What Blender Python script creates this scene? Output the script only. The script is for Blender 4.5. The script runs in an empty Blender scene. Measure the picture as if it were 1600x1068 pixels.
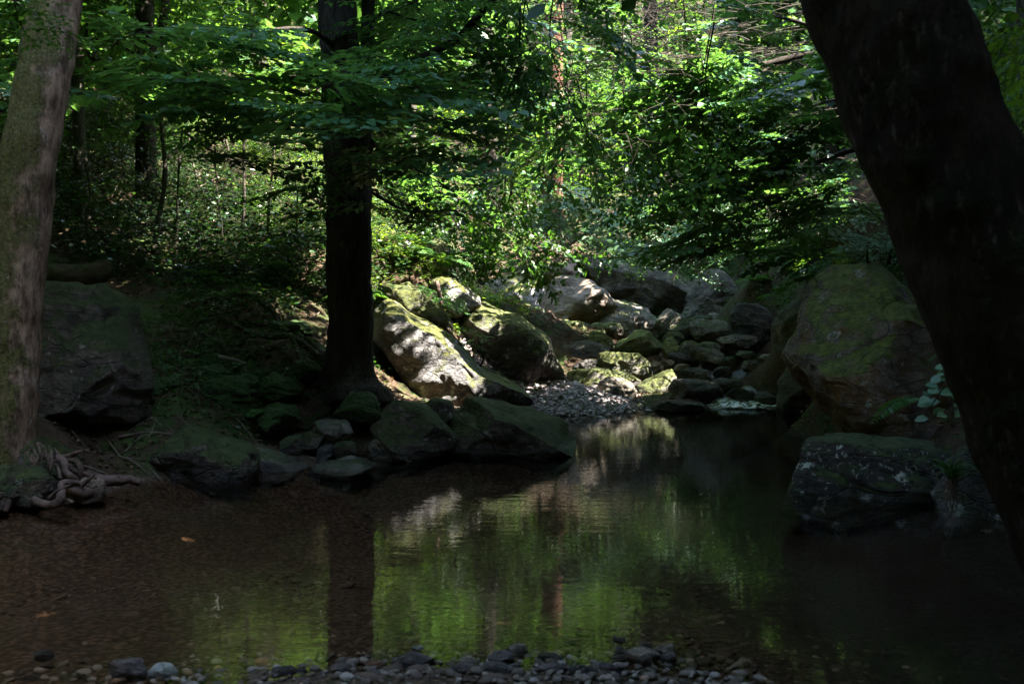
import bpy, math, random
import numpy as np
from math import radians, sin, cos, pi, atan2, sqrt
from mathutils import Vector

S = bpy.context.scene
C = S.collection
# ------------------------------------------------------------------ camera, sky, sun, exposure
CAM = np.array((0.0, 0.0, 1.4)); PITCH = math.atan(44 / 1600)
cd = bpy.data.cameras.new('camera'); cam = bpy.data.objects.new('camera', cd); C.objects.link(cam)
cam.location = CAM; cam.rotation_euler = (pi / 2 - PITCH, 0, 0)
cd.sensor_width = 36; cd.lens = 36; cd.clip_end = 600; cd.clip_start = .05
cd.dof.use_dof = True; cd.dof.focus_distance = 12.5; cd.dof.aperture_fstop = 4.5
S.camera = cam
SUN_EL, SUN_AZ = radians(52), radians(100)          # azimuth from +Y (view direction) towards +X
SUN = np.array((sin(SUN_AZ) * cos(SUN_EL), cos(SUN_AZ) * cos(SUN_EL), sin(SUN_EL)))
W = bpy.data.worlds.new('World'); S.world = W; W.use_nodes = True
nt = W.node_tree; bg = nt.nodes['Background']
sky = nt.nodes.new('ShaderNodeTexSky'); sky.sky_type = 'NISHITA'; sky.sun_disc = False
sky.sun_elevation = SUN_EL; sky.sun_rotation = SUN_AZ
nt.links.new(sky.outputs[0], bg.inputs[0]); bg.inputs[1].default_value = .125
ld = bpy.data.lights.new('sun', 'SUN'); ld.energy = 5.0; ld.angle = radians(.5); ld.color = (1, .94, .82)
sun = bpy.data.objects.new('sun', ld); C.objects.link(sun)
sun.rotation_euler = Vector(SUN).to_track_quat('Z', 'Y').to_euler(); sun.location = (20, 20, 40)
S.view_settings.view_transform = 'Standard'; S.view_settings.look = 'None'
S.view_settings.exposure = 4.0; S.view_settings.gamma = 1
S.cycles.use_denoising = True
S.cycles.max_bounces = 8; S.cycles.diffuse_bounces = 4; S.cycles.glossy_bounces = 3
S.cycles.transmission_bounces = 5; S.cycles.transparent_max_bounces = 8
S.cycles.caustics_reflective = False; S.cycles.caustics_refractive = False
S.cycles.sample_clamp_indirect = 4

# ------------------------------------------------------------------ helpers
def P(px, py, Y):
    """world point that stands at depth Y where the photograph has pixel (px, py)"""
    d = np.array((0, cos(PITCH), -sin(PITCH))) + (px - 800) / 1600 * np.array((1, 0, 0)) + (534 - py) / 1600 * np.array((0, sin(PITCH), cos(PITCH)))
    return CAM + d * (Y / d[1])

def hash3(ix, iy, iz, seed):
    h = (ix.astype(np.int64) * 374761393 + iy.astype(np.int64) * 668265263 + iz.astype(np.int64) * 2147483647 + seed * 974634637) & 0xffffffff
    h = ((h ^ (h >> 13)) * 1274126177) & 0xffffffff
    h = ((h ^ (h >> 16)) * 2246822519) & 0xffffffff
    return ((h ^ (h >> 15)) & 0xffffff) / float(0xffffff)

def vnoise(p, seed=0):
    p = np.asarray(p, float); i = np.floor(p); f = p - i; f = f * f * (3 - 2 * f); i = i.astype(np.int64)
    r = 0
    for dx in (0, 1):
        wx = f[:, 0] if dx else 1 - f[:, 0]
        for dy in (0, 1):
            wy = f[:, 1] if dy else 1 - f[:, 1]
            for dz in (0, 1):
                wz = f[:, 2] if dz else 1 - f[:, 2]
                r = r + wx * wy * wz * hash3(i[:, 0] + dx, i[:, 1] + dy, i[:, 2] + dz, seed)
    return r * 2 - 1

def fbm(p, oct=4, seed=0, gain=.5):
    r = 0; a = 1; p = np.asarray(p, float)
    for o in range(oct):
        r = r + a * vnoise(p * 2 ** o + 17.3 * o, seed + o); a *= gain
    return r

def mesh(name, v, faces, mats=(), mi=None, smooth=True):
    """faces: list of int arrays (n,3) or (n,4)"""
    me = bpy.data.meshes.new(name); v = np.asarray(v, np.float32)
    me.vertices.add(len(v)); me.vertices.foreach_set('co', v.ravel())
    ls = [np.asarray(f, np.int32) for f in faces if len(f)]
    nl = sum(f.size for f in ls); nf = sum(len(f) for f in ls)
    me.loops.add(nl); me.polygons.add(nf)
    me.loops.foreach_set('vertex_index', np.concatenate([f.ravel() for f in ls]))
    tot = np.concatenate([np.full(len(f), f.shape[1], np.int32) for f in ls])
    start = np.concatenate([[0], np.cumsum(tot)[:-1]]).astype(np.int32)
    me.polygons.foreach_set('loop_start', start)
    try: me.polygons.foreach_set('loop_total', tot)
    except Exception: pass
    if mi is not None: me.polygons.foreach_set('material_index', np.asarray(mi, np.int32))
    me.polygons.foreach_set('use_smooth', np.full(nf, bool(smooth)))
    for m in mats: me.materials.append(m)
    me.update(calc_edges=True); me.validate()
    return me

def link(name, me, parent=None, loc=(0, 0, 0)):
    o = bpy.data.objects.new(name, me); C.objects.link(o); o.location = loc
    if parent: o.parent = parent
    return o

def tag(o, label=None, cat=None, group=None, kind=None):
    if label: o['label'] = label
    if cat: o['category'] = cat
    if group: o['group'] = group
    if kind: o['kind'] = kind
    return o

def thing(name, label, cat, loc, group=None):
    return tag(link(name, None, None, tuple(loc)), label, cat, group)

def part(name, v, faces, mats, parent, mi=None, smooth=True):
    """v in world coordinates; stored relative to the parent thing"""
    base = np.array(parent.location) if parent else np.zeros(3)
    p = parent
    if parent and parent.parent: base = base + np.array(parent.parent.location)
    return link(name, mesh(name, np.asarray(v) - base, faces, mats, mi, smooth), parent)

def resample(pts, n):
    """Catmull-Rom through pts (k,d) -> (n,d)"""
    p = np.asarray(pts, float); k = len(p)
    if k == 2:
        t = np.linspace(0, 1, n)[:, None]; return p[0] * (1 - t) + p[1] * t
    q = np.vstack([2 * p[0] - p[1], p, 2 * p[-1] - p[-2]])
    u = np.linspace(0, k - 1 - 1e-9, n); i = u.astype(int); t = (u - i)[:, None]
    a, b, c, d = q[i], q[i + 1], q[i + 2], q[i + 3]
    return .5 * (2 * b + (c - a) * t + (2 * a - 5 * b + 4 * c - d) * t ** 2 + (3 * b - a - 3 * c + d) * t ** 3)

def tube(pts, rad, seg=8, noise=0, nfreq=2, seed=0, flare=None, cap=True):
    """(verts, [quads]) along an already sampled path; rad per point"""
    p = np.asarray(pts, float); n = len(p); rad = np.broadcast_to(np.asarray(rad, float), (n,)).copy()
    t = np.gradient(p, axis=0); t /= np.linalg.norm(t, axis=1)[:, None] + 1e-9
    a = np.array((1, 0, 0.)) if abs(t[0][0]) < .8 else np.array((0, 1, 0.))
    us = []; u = np.cross(t[0], a); u /= np.linalg.norm(u)
    for i in range(n):
        u = u - t[i] * np.dot(u, t[i]); u /= np.linalg.norm(u) + 1e-9; us.append(u)
    us = np.array(us); ws = np.cross(t, us)
    if cap:
        p = np.vstack([p[0], p, p[-1]]); us = np.vstack([us[0], us, us[-1]]); ws = np.vstack([ws[0], ws, ws[-1]])
        rad = np.concatenate([[rad[0] * .05], rad, [rad[-1] * .05]]); n += 2
    th = np.linspace(0, 2 * pi, seg, endpoint=False)
    R = np.repeat(rad[:, None], seg, 1)
    if flare is not None: R = R * flare(p, th)
    v = p[:, None, :] + R[:, :, None] * (np.cos(th)[None, :, None] * us[:, None, :] + np.sin(th)[None, :, None] * ws[:, None, :])
    v = v.reshape(-1, 3)
    if noise:
        d = fbm(v * nfreq, 4, seed)
        v = v + (v - np.repeat(p, seg, 0)) / (np.repeat(rad, seg)[:, None] + 1e-6) * (d * noise)[:, None]
    i = np.arange(n - 1)[:, None] * seg; j = np.arange(seg)[None, :]; j2 = (j + 1) % seg
    f = np.stack([i + j, i + j2, i + seg + j2, i + seg + j], -1).reshape(-1, 4)
    return v, f

def merge(parts):
    vs, fs, o = [], [], 0
    for v, f in parts:
        vs.append(v); fs.append(np.asarray(f) + o); o += len(v)
    return np.vstack(vs), np.vstack(fs)

# ------------------------------------------------------------------ materials
class NT:
    def __init__(s, name):
        s.m = bpy.data.materials.new(name); s.m.use_nodes = True; s.t = s.m.node_tree; s.t.nodes.clear()
        s.out = s.n('ShaderNodeOutputMaterial')
    def n(s, ty, **k):
        x = s.t.nodes.new(ty)
        for a, b in k.items():
            if a.startswith('i_'):
                x.inputs[a[2:].replace('_', ' ')].default_value = b
            else: setattr(x, a, b)
        return x
    def l(s, a, b): s.t.links.new(a, b)
    def coord(s, which='Object', scale=(1, 1, 1), rot=(0, 0, 0)):
        if which == 'World': o = s.n('ShaderNodeNewGeometry').outputs['Position']
        else: o = s.n('ShaderNodeTexCoord').outputs[which]
        mp = s.n('ShaderNodeMapping'); mp.inputs['Scale'].default_value = scale; mp.inputs['Rotation'].default_value = rot
        s.l(o, mp.inputs[0]); return mp.outputs[0]
    def noise(s, vec, scale, detail=6, rough=.6, dist=0):
        x = s.n('ShaderNodeTexNoise'); x.inputs['Scale'].default_value = scale; x.inputs['Detail'].default_value = detail
        x.inputs['Roughness'].default_value = rough; x.inputs['Distortion'].default_value = dist; s.l(vec, x.inputs['Vector']); return x.outputs['Fac']
    def vor(s, vec, scale, feature='F1', rnd=1, out='Distance'):
        x = s.n('ShaderNodeTexVoronoi', feature=feature); x.inputs['Scale'].default_value = scale; x.inputs['Randomness'].default_value = rnd
        s.l(vec, x.inputs['Vector']); return x.outputs[out]
    def ramp(s, fac, stops, interp='LINEAR'):
        x = s.n('ShaderNodeValToRGB'); r = x.color_ramp; r.interpolation = interp
        while len(r.elements) < len(stops): r.elements.new(.5)
        for e, (p, c) in zip(r.elements, stops):
            e.position = p; e.color = (*c, 1) if not isinstance(c, (int, float)) else (c, c, c, 1)
        s.l(fac, x.inputs[0]); return x.outputs[0]
    def mix(s, fac, a, b, blend='MIX'):
        x = s.n('ShaderNodeMix', data_type='RGBA', blend_type=blend)
        for v, k in ((fac, 0), (a, 6), (b, 7)):
            if isinstance(v, (int, float)): x.inputs[k].default_value = v
            elif isinstance(v, tuple): x.inputs[k].default_value = (*v, 1)
            else: s.l(v, x.inputs[k])
        return x.outputs[2]
    def math(s, op, a, b=0, c=0, clamp=False):
        x = s.n('ShaderNodeMath', operation=op, use_clamp=clamp)
        for v, k in ((a, 0), (b, 1), (c, 2)):
            if isinstance(v, (int, float)): x.inputs[k].default_value = v
            else: s.l(v, x.inputs[k])
        return x.outputs[0]
    def step(s, v, lo, hi):
        x = s.n('ShaderNodeMapRange', interpolation_type='SMOOTHSTEP'); x.inputs[1].default_value = lo; x.inputs[2].default_value = hi
        s.l(v, x.inputs[0]); return x.outputs[0]
    def bump(s, h, strength, dist=.05, normal=None):
        x = s.n('ShaderNodeBump'); x.inputs['Strength'].default_value = strength; x.inputs['Distance'].default_value = dist
        s.l(h, x.inputs['Height'])
        if normal is not None: s.l(normal, x.inputs['Normal'])
        return x.outputs[0]
    def bsdf(s, col, rough=.8, normal=None, spec=.3):
        b = s.n('ShaderNodeBsdfPrincipled')
        for v, k in ((col, 'Base Color'), (rough, 'Roughness'), (spec, 'Specular IOR Level')):
            if isinstance(v, (int, float)): b.inputs[k].default_value = v
            elif isinstance(v, tuple): b.inputs[k].default_value = (*v, 1)
            else: s.l(v, b.inputs[k])
        if normal is not None: s.l(normal, b.inputs['Normal'])
        s.l(b.outputs[0], s.out.inputs[0]); return b
    def up(s):
        x = s.n('ShaderNodeSeparateXYZ'); s.l(s.n('ShaderNodeNewGeometry').outputs['Normal'], x.inputs[0]); return x.outputs[2]
    def wz(s):
        x = s.n('ShaderNodeSeparateXYZ'); s.l(s.n('ShaderNodeNewGeometry').outputs['Position'], x.inputs[0]); return x

MOSS_D, MOSS_L = (.018, .034, .006), (.075, .095, .018)

def rock_mat(name, a, b, moss=.35, lichen=.2, mossd=MOSS_D, mossl=MOSS_L, orange=0, wet=.12, scale=1.0):
    s = NT(name); v = s.coord('World')
    n1 = s.noise(v, 1.7 * scale, 8, .65); n2 = s.noise(v, 9 * scale, 8, .7)
    vs = s.coord('World', (1.2, 1.2, 3.2), (.5, .35, 0)); n3 = s.noise(vs, 3.2 * scale, 6, .7, .6)
    col = s.mix(s.step(n1, .36, .62), a, b)
    col = s.mix(s.math('MULTIPLY', s.step(s.noise(v, .8 * scale, 4, .6), .45, .65), .45), col, tuple(x * .45 for x in a))
    col = s.mix(s.math('MULTIPLY', s.step(n3, .45, .7), .55), col, tuple(x * 1.7 for x in b))
    col = s.mix(s.math('MULTIPLY', s.step(n2, .56, .75), .6), col, tuple(x * .35 for x in a))
    if orange: col = s.mix(s.math('MULTIPLY', s.step(s.noise(v, 2.3 * scale, 6, .7), .5, .62), orange), col, (.14, .066, .016))
    # pale lichen spots
    lv = s.noise(v, 6 * scale, 4, .55); lich = s.step(lv, .66 - .1 * lichen, .69 - .1 * lichen)
    col = s.mix(s.math('MULTIPLY', lich, min(1, lichen * 2)), col, (.42, .42, .38))
    l2 = s.math('MULTIPLY', s.step(s.noise(v, 26 * scale, 3, .5), .60, .66), s.step(n1, .42, .58)); col = s.mix(s.math('MULTIPLY', l2, min(.8, lichen * 1.6)), col, (.34, .33, .30))
    stn = s.step(s.noise(s.coord('World', (1, 1, .35)), 4.2 * scale, 7, .72), .54, .62); col = s.mix(s.math('MULTIPLY', stn, .5), col, tuple(x * .3 for x in a))
    cv = s.n('ShaderNodeTexVoronoi', feature='DISTANCE_TO_EDGE'); cv.inputs['Scale'].default_value = 1.5 * scale
    wv = s.n('ShaderNodeMix', data_type='RGBA', blend_type='ADD'); wv.inputs[0].default_value = .35; s.l(vs, wv.inputs[6])
    nz = s.n('ShaderNodeTexNoise'); nz.inputs['Scale'].default_value = 3 * scale; nz.inputs['Detail'].default_value = 5; s.l(v, nz.inputs['Vector']); s.l(nz.outputs['Color'], wv.inputs[7]); s.l(wv.outputs[2], cv.inputs['Vector'])
    crack = s.math('SUBTRACT', 1, s.step(cv.outputs['Distance'], .0, .028)); col = s.mix(s.math('MULTIPLY', crack, .4), col, tuple(x * .15 for x in a))
    # moss sits where the stone faces up
    u = s.up(); mn = s.noise(v, 3.1 * scale, 7, .7)
    mk = s.math('ADD', s.math('MULTIPLY', u, .55), s.math('MULTIPLY', mn, 1.15))
    th = 1.38 - moss; mk = s.step(mk, th - .09, th + .1)
    mcol = s.mix(s.step(s.noise(v, 14 * scale, 5, .7), .3, .7), mossd, mossl)
    col = s.mix(mk, col, mcol)
    # wet band above the water
    z = s.wz().outputs[2]; wz = s.math('ADD', z, s.math('MULTIPLY', s.math('SUBTRACT', n1, .5), .12)); dry = s.step(wz, wet * .5, wet)
    col = s.mix(dry, s.mix(.55, col, (.004, .004, .003)), col)
    ro = s.math('ADD', s.math('MULTIPLY', dry, .5), .3)
    h = s.math('ADD', s.math('MULTIPLY', n2, .6), s.math('MULTIPLY', s.noise(v, 34 * scale, 4, .7), .35))
    h = s.math('ADD', h, s.math('MULTIPLY', mk, .4)); h = s.math('ADD', h, n3); h = s.math('SUBTRACT', h, s.math('MULTIPLY', crack, .3))
    s.bsdf(col, ro, s.bump(h, 1, .055), .35); return s.m

def bark_mat(name, a, b, moss=0., lichen=0., mossl=MOSS_L, stretch=.25, scale=1., moss_side=None, bumpd=.02):
    s = NT(name); v = s.coord('Object', (1, 1, stretch)); w = s.coord('Object')
    n1 = s.noise(v, 9 * scale, 8, .7); n2 = s.noise(v, 34 * scale, 6, .7); n3 = s.noise(w, 2.2 * scale, 6, .65)
    col = s.mix(s.step(n1, .35, .65), a, b)
    col = s.mix(s.math('MULTIPLY', s.step(n2, .5, .7), .6), col, tuple(x * .3 for x in a))
    if lichen:
        lv = s.math('MULTIPLY', s.step(s.noise(s.coord('Object', (1, 1, .35)), 42 * scale, 3, .6), .55, .66), s.step(n3, .46, .62))
        col = s.mix(s.math('MULTIPLY', lv, lichen), col, (.38, .33, .31))
    h = s.math('ADD', n1, s.math('MULTIPLY', n2, .5))
    if moss:
        m = s.noise(w, 4.5 * scale, 8, .72)
        m = s.math('ADD', m, s.math('MULTIPLY', n3, .6))
        if moss_side is not None:
            g = s.n('ShaderNodeVectorMath', operation='DOT_PRODUCT'); s.l(s.n('ShaderNodeNewGeometry').outputs['Normal'], g.inputs[0]); g.inputs[1].default_value = moss_side
            m = s.math('ADD', m, s.math('MULTIPLY', g.outputs['Value'], .28))
        mk = s.step(m, 1.04 - moss * .6, 1.26 - moss * .6)
        mc = s.mix(s.step(s.noise(w, 30 * scale, 4, .7), .35, .65), MOSS_D, mossl)
        col = s.mix(s.math('MULTIPLY', mk, .8), col, mc); h = s.math('ADD', h, s.math('MULTIPLY', s.math('MULTIPLY', mk, s.noise(w, 40, 4, .7)), .9))
    s.bsdf(col, .9, s.bump(h, 1, bumpd), .15); return s.m

def leaf_mat(name, d, l, tr, gloss=.35, tmix=.45, spec=.5):
    """d..l: dark to light leaf colour by leaf; tr: colour of light coming through"""
    s = NT(name); g = s.n('ShaderNodeNewGeometry'); r = g.outputs['Random Per Island']
    big = s.noise(s.coord('World'), .9, 3, .6)
    f = s.math('ADD', s.math('MULTIPLY', r, .7), s.math('MULTIPLY', s.math('SUBTRACT', big, .5), 1.1), 0, True)
    col = s.mix(f, d, l); trc = s.mix(f, tuple(x * .7 for x in tr), tr)
    b = s.bsdf(col, gloss, None, spec); t = s.n('ShaderNodeBsdfTranslucent'); s.l(trc, t.inputs[0])
    m = s.n('ShaderNodeMixShader'); m.inputs[0].default_value = tmix; s.l(b.outputs[0], m.inputs[1]); s.l(t.outputs[0], m.inputs[2])
    s.l(m.outputs[0], s.out.inputs[0]); return s.m

def plain_mat(name, a, b, scale=8, rough=.9, bump=.4):
    s = NT(name); v = s.coord('Object'); n = s.noise(v, scale, 6, .7)
    s.bsdf(s.mix(s.step(n, .35, .65), a, b), rough, s.bump(n, bump, .02), .2); return s.m

M = {}
M['beech'] = leaf_mat('beech_leaf', (.03, .10, .042), (.09, .20, .082), (.13, .28, .04), .38, .42, .42)
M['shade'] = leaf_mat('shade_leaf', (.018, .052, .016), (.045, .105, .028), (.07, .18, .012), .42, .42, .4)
M['lime'] = leaf_mat('lime_leaf', (.05, .12, .018), (.13, .23, .03), (.26, .42, .03), .45, .5, .28)
M['teal'] = leaf_mat('teal_leaf', (.10, .20, .11), (.19, .32, .18), (.10, .22, .06), .45, .25)
M['holly'] = leaf_mat('holly_leaf', (.012, .035, .012), (.035, .08, .022), (.05, .12, .012), .22, .25, .6)
M['wood'] = leaf_mat('woodland_leaf', (.02, .06, .016), (.065, .15, .034), (.12, .25, .025), .46, .45, .3)
M['canopy'] = leaf_mat('canopy_leaf', (.02, .06, .015), (.05, .12, .03), (.06, .15, .01), .45, .35, .3)
M['fern'] = leaf_mat('fern_leaf', (.03, .10, .02), (.07, .17, .03), (.14, .28, .02), .5, .4, .3)
M['litter'] = leaf_mat('dead_leaf', (.05, .028, .015), (.17, .10, .055), (.12, .06, .02), .6, .15, .2)
M['twig'] = plain_mat('twig_bark', (.012, .009, .007), (.03, .022, .016))
M['deadwood'] = plain_mat('dead_wood', (.07, .055, .04), (.17, .135, .10))
M['root'] = plain_mat('bare_root', (.05, .033, .025), (.14, .09, .072), 14)
M['bark_left'] = bark_mat('mossy_pink_bark', (.07, .043, .027), (.33, .215, .145), .62, 1.0, (.11, .11, .022), .3, 1.5, (-.8, -.4, .1), .03)
M['bark_dark'] = bark_mat('dark_bark', (.016, .013, .010), (.048, .040, .031), .22, .25, (.03, .05, .012), .25, 1., None, .05)
M['bark_lean'] = bark_mat('leaning_dark_bark', (.009, .007, .005), (.036, .025, .017), .34, .2, (.022, .034, .008), .4, 1.0, None, .045)
M['bark_red'] = bark_mat('reddish_bark', (.06, .028, .018), (.13, .06, .038), .15, .1)
M['bark_grey'] = bark_mat('grey_bark', (.03, .026, .02), (.08, .07, .056), .25, .3)
M['root_moss'] = bark_mat('mossy_root_bark', (.03, .022, .015), (.06, .045, .03), .55, .1, (.03, .06, .012), 1)
M['log'] = bark_mat('log_bark', (.035, .022, .013), (.075, .045, .026), .55, 0, (.05, .06, .015), 1)

# ------------------------------------------------------------------ terrain height
def PT(px, py, Y): return tuple(P(px, py, Y))
CTRL = [(-2, 6, -.22), (0, 6, -.3), (1.5, 6, -.4), (-1, 8, -.42), (1, 8, -.6), (1.5, 11, -.6), (2.5, 13, -.5), (3, 14.8, -.2), (-2.5, 5, -.14), (2.2, 5, -.3),
        (-1, 4.6, -.09), (0, 4.6, -.09), (1, 4.6, -.11), (-1.6, 4.0, -.03), (-.5, 4.0, .0), (.3, 4.0, .0), (1, 4.0, -.03), (2, 4, -.12), (-.5, 3.4, .03), (1, 3.4, .03), (-2.2, 3.8, -.04),
        (-3.75, 7.1, 0), (-3.2, 7.75, 0), (-2.9, 8.55, -.03), (-2.6, 9.0, .08), (-2.2, 9.0, -.05), (-2.04, 9.33, 0), (-.5, 10.3, 0), (.45, 10.9, 0), (.2, 12.3, .02), (.5, 14.45, 0), (1.86, 14.95, 0), (3, 15.6, .0), (4.4, 15.8, -.1),
        (-4.6, 5.5, 0), (-4.8, 3.5, .2), (-5.5, 6, .8), (4.3, 14, 0), (3.3, 11, 0), (3.2, 8.9, -.02), (2.4, 7.6, -.3), (3.0, 7.4, -.15), (3.35, 6.2, -.08), (3.1, 5, -.15), (3.6, 5, .0), (2.9, 3.8, .05), (2.5, 2.4, .2),
        (4.3, 6.2, .5), (4.3, 8, .8), (4.3, 4, .5), (0, 2, .1), (0, 0, .15), (-2, 1, .2), (2.5, 0, .4), (0, -3, .8), (0, -8, 5), (0, -16, 14), (-8, -8, 8), (8, -8, 8),
        (-4.1, 7.7, .3), PT(300, 560, 11), PT(450, 480, 12.8), PT(300, 440, 14), PT(200, 640, 9.3), PT(550, 600, 11.2), PT(620, 604, 12), PT(640, 618, 12.7), PT(640, 622, 13.2), PT(690, 618, 13.4), PT(720, 622, 13.1), PT(600, 590, 12.6), PT(350, 620, 10.4), PT(420, 690, 9.7), PT(560, 705, 10.4),
        PT(520, 430, 14.6), PT(640, 395, 15.2), PT(680, 470, 14.8), PT(740, 610, 13.6), PT(730, 450, 16.5), PT(780, 590, 15.2), PT(800, 540, 17), PT(830, 480, 20),
        PT(870, 622, 15.2), PT(900, 612, 15.8), PT(950, 622, 15.6),
        PT(400, 350, 19), PT(400, 270, 24), PT(200, 340, 19), PT(100, 380, 15), PT(500, 180, 33), PT(200, 150, 33), PT(-200, 100, 28), PT(-100, 380, 12), PT(-200, 380, 9), PT(800, 250, 34), PT(700, 330, 24),
        PT(1000, 575, 18), PT(1100, 525, 20.5), PT(950, 520, 20.5), PT(1180, 590, 18), PT(1000, 505, 22), PT(850, 505, 21.5), PT(1130, 500, 22), (3.6, 17, .1), (4.6, 18.5, .35),
        PT(900, 385, 24.5), PT(1050, 375, 24.5), PT(1200, 395, 21), PT(900, 230, 36), PT(1100, 220, 34), PT(1250, 470, 17), PT(1300, 380, 16), PT(1330, 520, 14), PT(1400, 340, 15), PT(1450, 420, 11.5), PT(1600, 350, 12), PT(1600, 200, 18), PT(1350, 200, 26),
        (5.2, 10, 1.6), (8, 10, 4.5), (13, 10, 10), (8, 3, 3.5), (14, 0, 9), (-8, 3, 3), (-13, 5, 8), (-12, 14, 6.5), (-24, 16, 14), (24, 14, 17), (20, 30, 17), (0, 46, 15), (-20, 44, 17), (25, 48, 20), (0, 70, 30), (-50, 40, 30), (50, 40, 30), (-50, -20, 25), (50, -20, 25), (0, -50, 35)]
CT = np.array(CTRL, float)
def _k(a, b): return np.sqrt(((a[:, None, :2] - b[None, :, :2]) ** 2).sum(-1) + .25)
_A = _k(CT, CT); _w = np.linalg.solve(_A + np.eye(len(CT)) * .02, CT[:, 2] - 1.0)
def hz0(x, y):
    q = np.stack([np.ravel(x), np.ravel(y)], -1).astype(float); out = np.empty(len(q))
    for i in range(0, len(q), 20000):
        out[i:i + 20000] = _k(q[i:i + 20000], CT) @ _w + 1.0
    return out
def hz(x, y):
    z = hz0(x, y); q = np.stack([np.ravel(x), np.ravel(y), 0 * np.ravel(x)], -1).astype(float)
    a = np.clip((z - .02) / .4, 0.0, 1) * .9 + .1
    return z + a * (fbm(q * .9, 5, 3) * .15 + fbm(q * 2.6, 4, 5) * .075 + fbm(q * 9, 3, 9) * .022)
def gz(x, y): return float(hz([x], [y])[0])

def build_ground():
    def axis(lo, a, b, hi, fine):
        mid = np.arange(a, b, fine); l = a - np.cumsum(np.geomspace(fine, 6, 44)); l = l[l > lo][::-1]
        r = b + np.cumsum(np.geomspace(fine, 6, 44)); r = r[r < hi]; return np.concatenate([l, mid, r])
    X = axis(-90, -6, 6.5, 90, .06); Y = axis(-70, 3, 18, 110, .06)
    gx, gy = np.meshgrid(X, Y); z = hz(gx, gy)
    v = np.stack([gx.ravel(), gy.ravel(), z], -1); nx, ny = len(X), len(Y)
    i = np.arange(ny - 1)[:, None] * nx; j = np.arange(nx - 1)[None, :]
    f = np.stack([i + j, i + j + 1, i + nx + j + 1, i + nx + j], -1).reshape(-1, 4)
    s = NT('forest_floor'); w = s.coord('World'); n1 = s.noise(w, 1.3, 8, .65); n2 = s.noise(w, 14, 6, .7)
    vc = s.n('ShaderNodeTexVoronoi'); vc.inputs['Scale'].default_value = 22; s.l(w, vc.inputs['Vector'])
    soil = s.mix(s.step(n2, .35, .7), (.014, .009, .006), (.06, .036, .022))
    soil = s.mix(.35, soil, s.mix(vc.outputs['Color'], (.02, .012, .007), (.10, .06, .035)))
    mk = s.step(s.math('ADD', n1, s.math('MULTIPLY', s.noise(w, 6, 5, .7), .5)), .72, .86)
    soil = s.mix(mk, soil, s.mix(s.step(n2, .3, .7), (.012, .026, .006), (.04, .065, .012)))
    # streambed: cobbles of mixed browns
    v1 = s.n('ShaderNodeTexVoronoi'); v1.inputs['Scale'].default_value = 26; s.l(w, v1.inputs['Vector'])
    v2 = s.n('ShaderNodeTexVoronoi'); v2.inputs['Scale'].default_value = 34; s.l(w, v2.inputs['Vector'])
    bed = s.ramp(s.wzc(v1.outputs['Color']) if hasattr(s, 'wzc') else n2, [(.25, (.05, .032, .02)), (.5, (.11, .07, .045)), (.75, (.17, .12, .085))])
    sep = s.n('ShaderNodeSeparateColor'); s.l(v1.outputs['Color'], sep.inputs[0])
    bed = s.mix(.6, bed, s.ramp(sep.outputs[0], [(0, (.06, .034, .024)), (.5, (.088, .05, .036)), (1, (.13, .078, .058))]))
    bed = s.mix(s.math('MULTIPLY', s.step(v1.outputs['Distance'], .3, .6), .8), bed, (.02, .013, .008))
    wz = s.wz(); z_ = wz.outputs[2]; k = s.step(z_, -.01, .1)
    bed_shade = s.step(s.math('ADD', wz.outputs[0], s.math('MULTIPLY', s.math('SUBTRACT', n1, .5), 1.6)), .4, 2.0)      # shade painted into the bed colour, growing towards the right of the pool
    bed = s.mix(s.math('MULTIPLY', bed_shade, .85), bed, (.012, .010, .008))
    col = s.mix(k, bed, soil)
    h = s.mix(k, s.math('SUBTRACT', 1, s.math('MULTIPLY', v1.outputs['Distance'], 1.5)), s.math('ADD', n2, s.math('MULTIPLY', s.noise(w, 50, 4, .7), .5)))
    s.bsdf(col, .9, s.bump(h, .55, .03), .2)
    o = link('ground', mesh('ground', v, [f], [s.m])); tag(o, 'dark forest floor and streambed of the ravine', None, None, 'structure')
build_ground()

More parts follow.
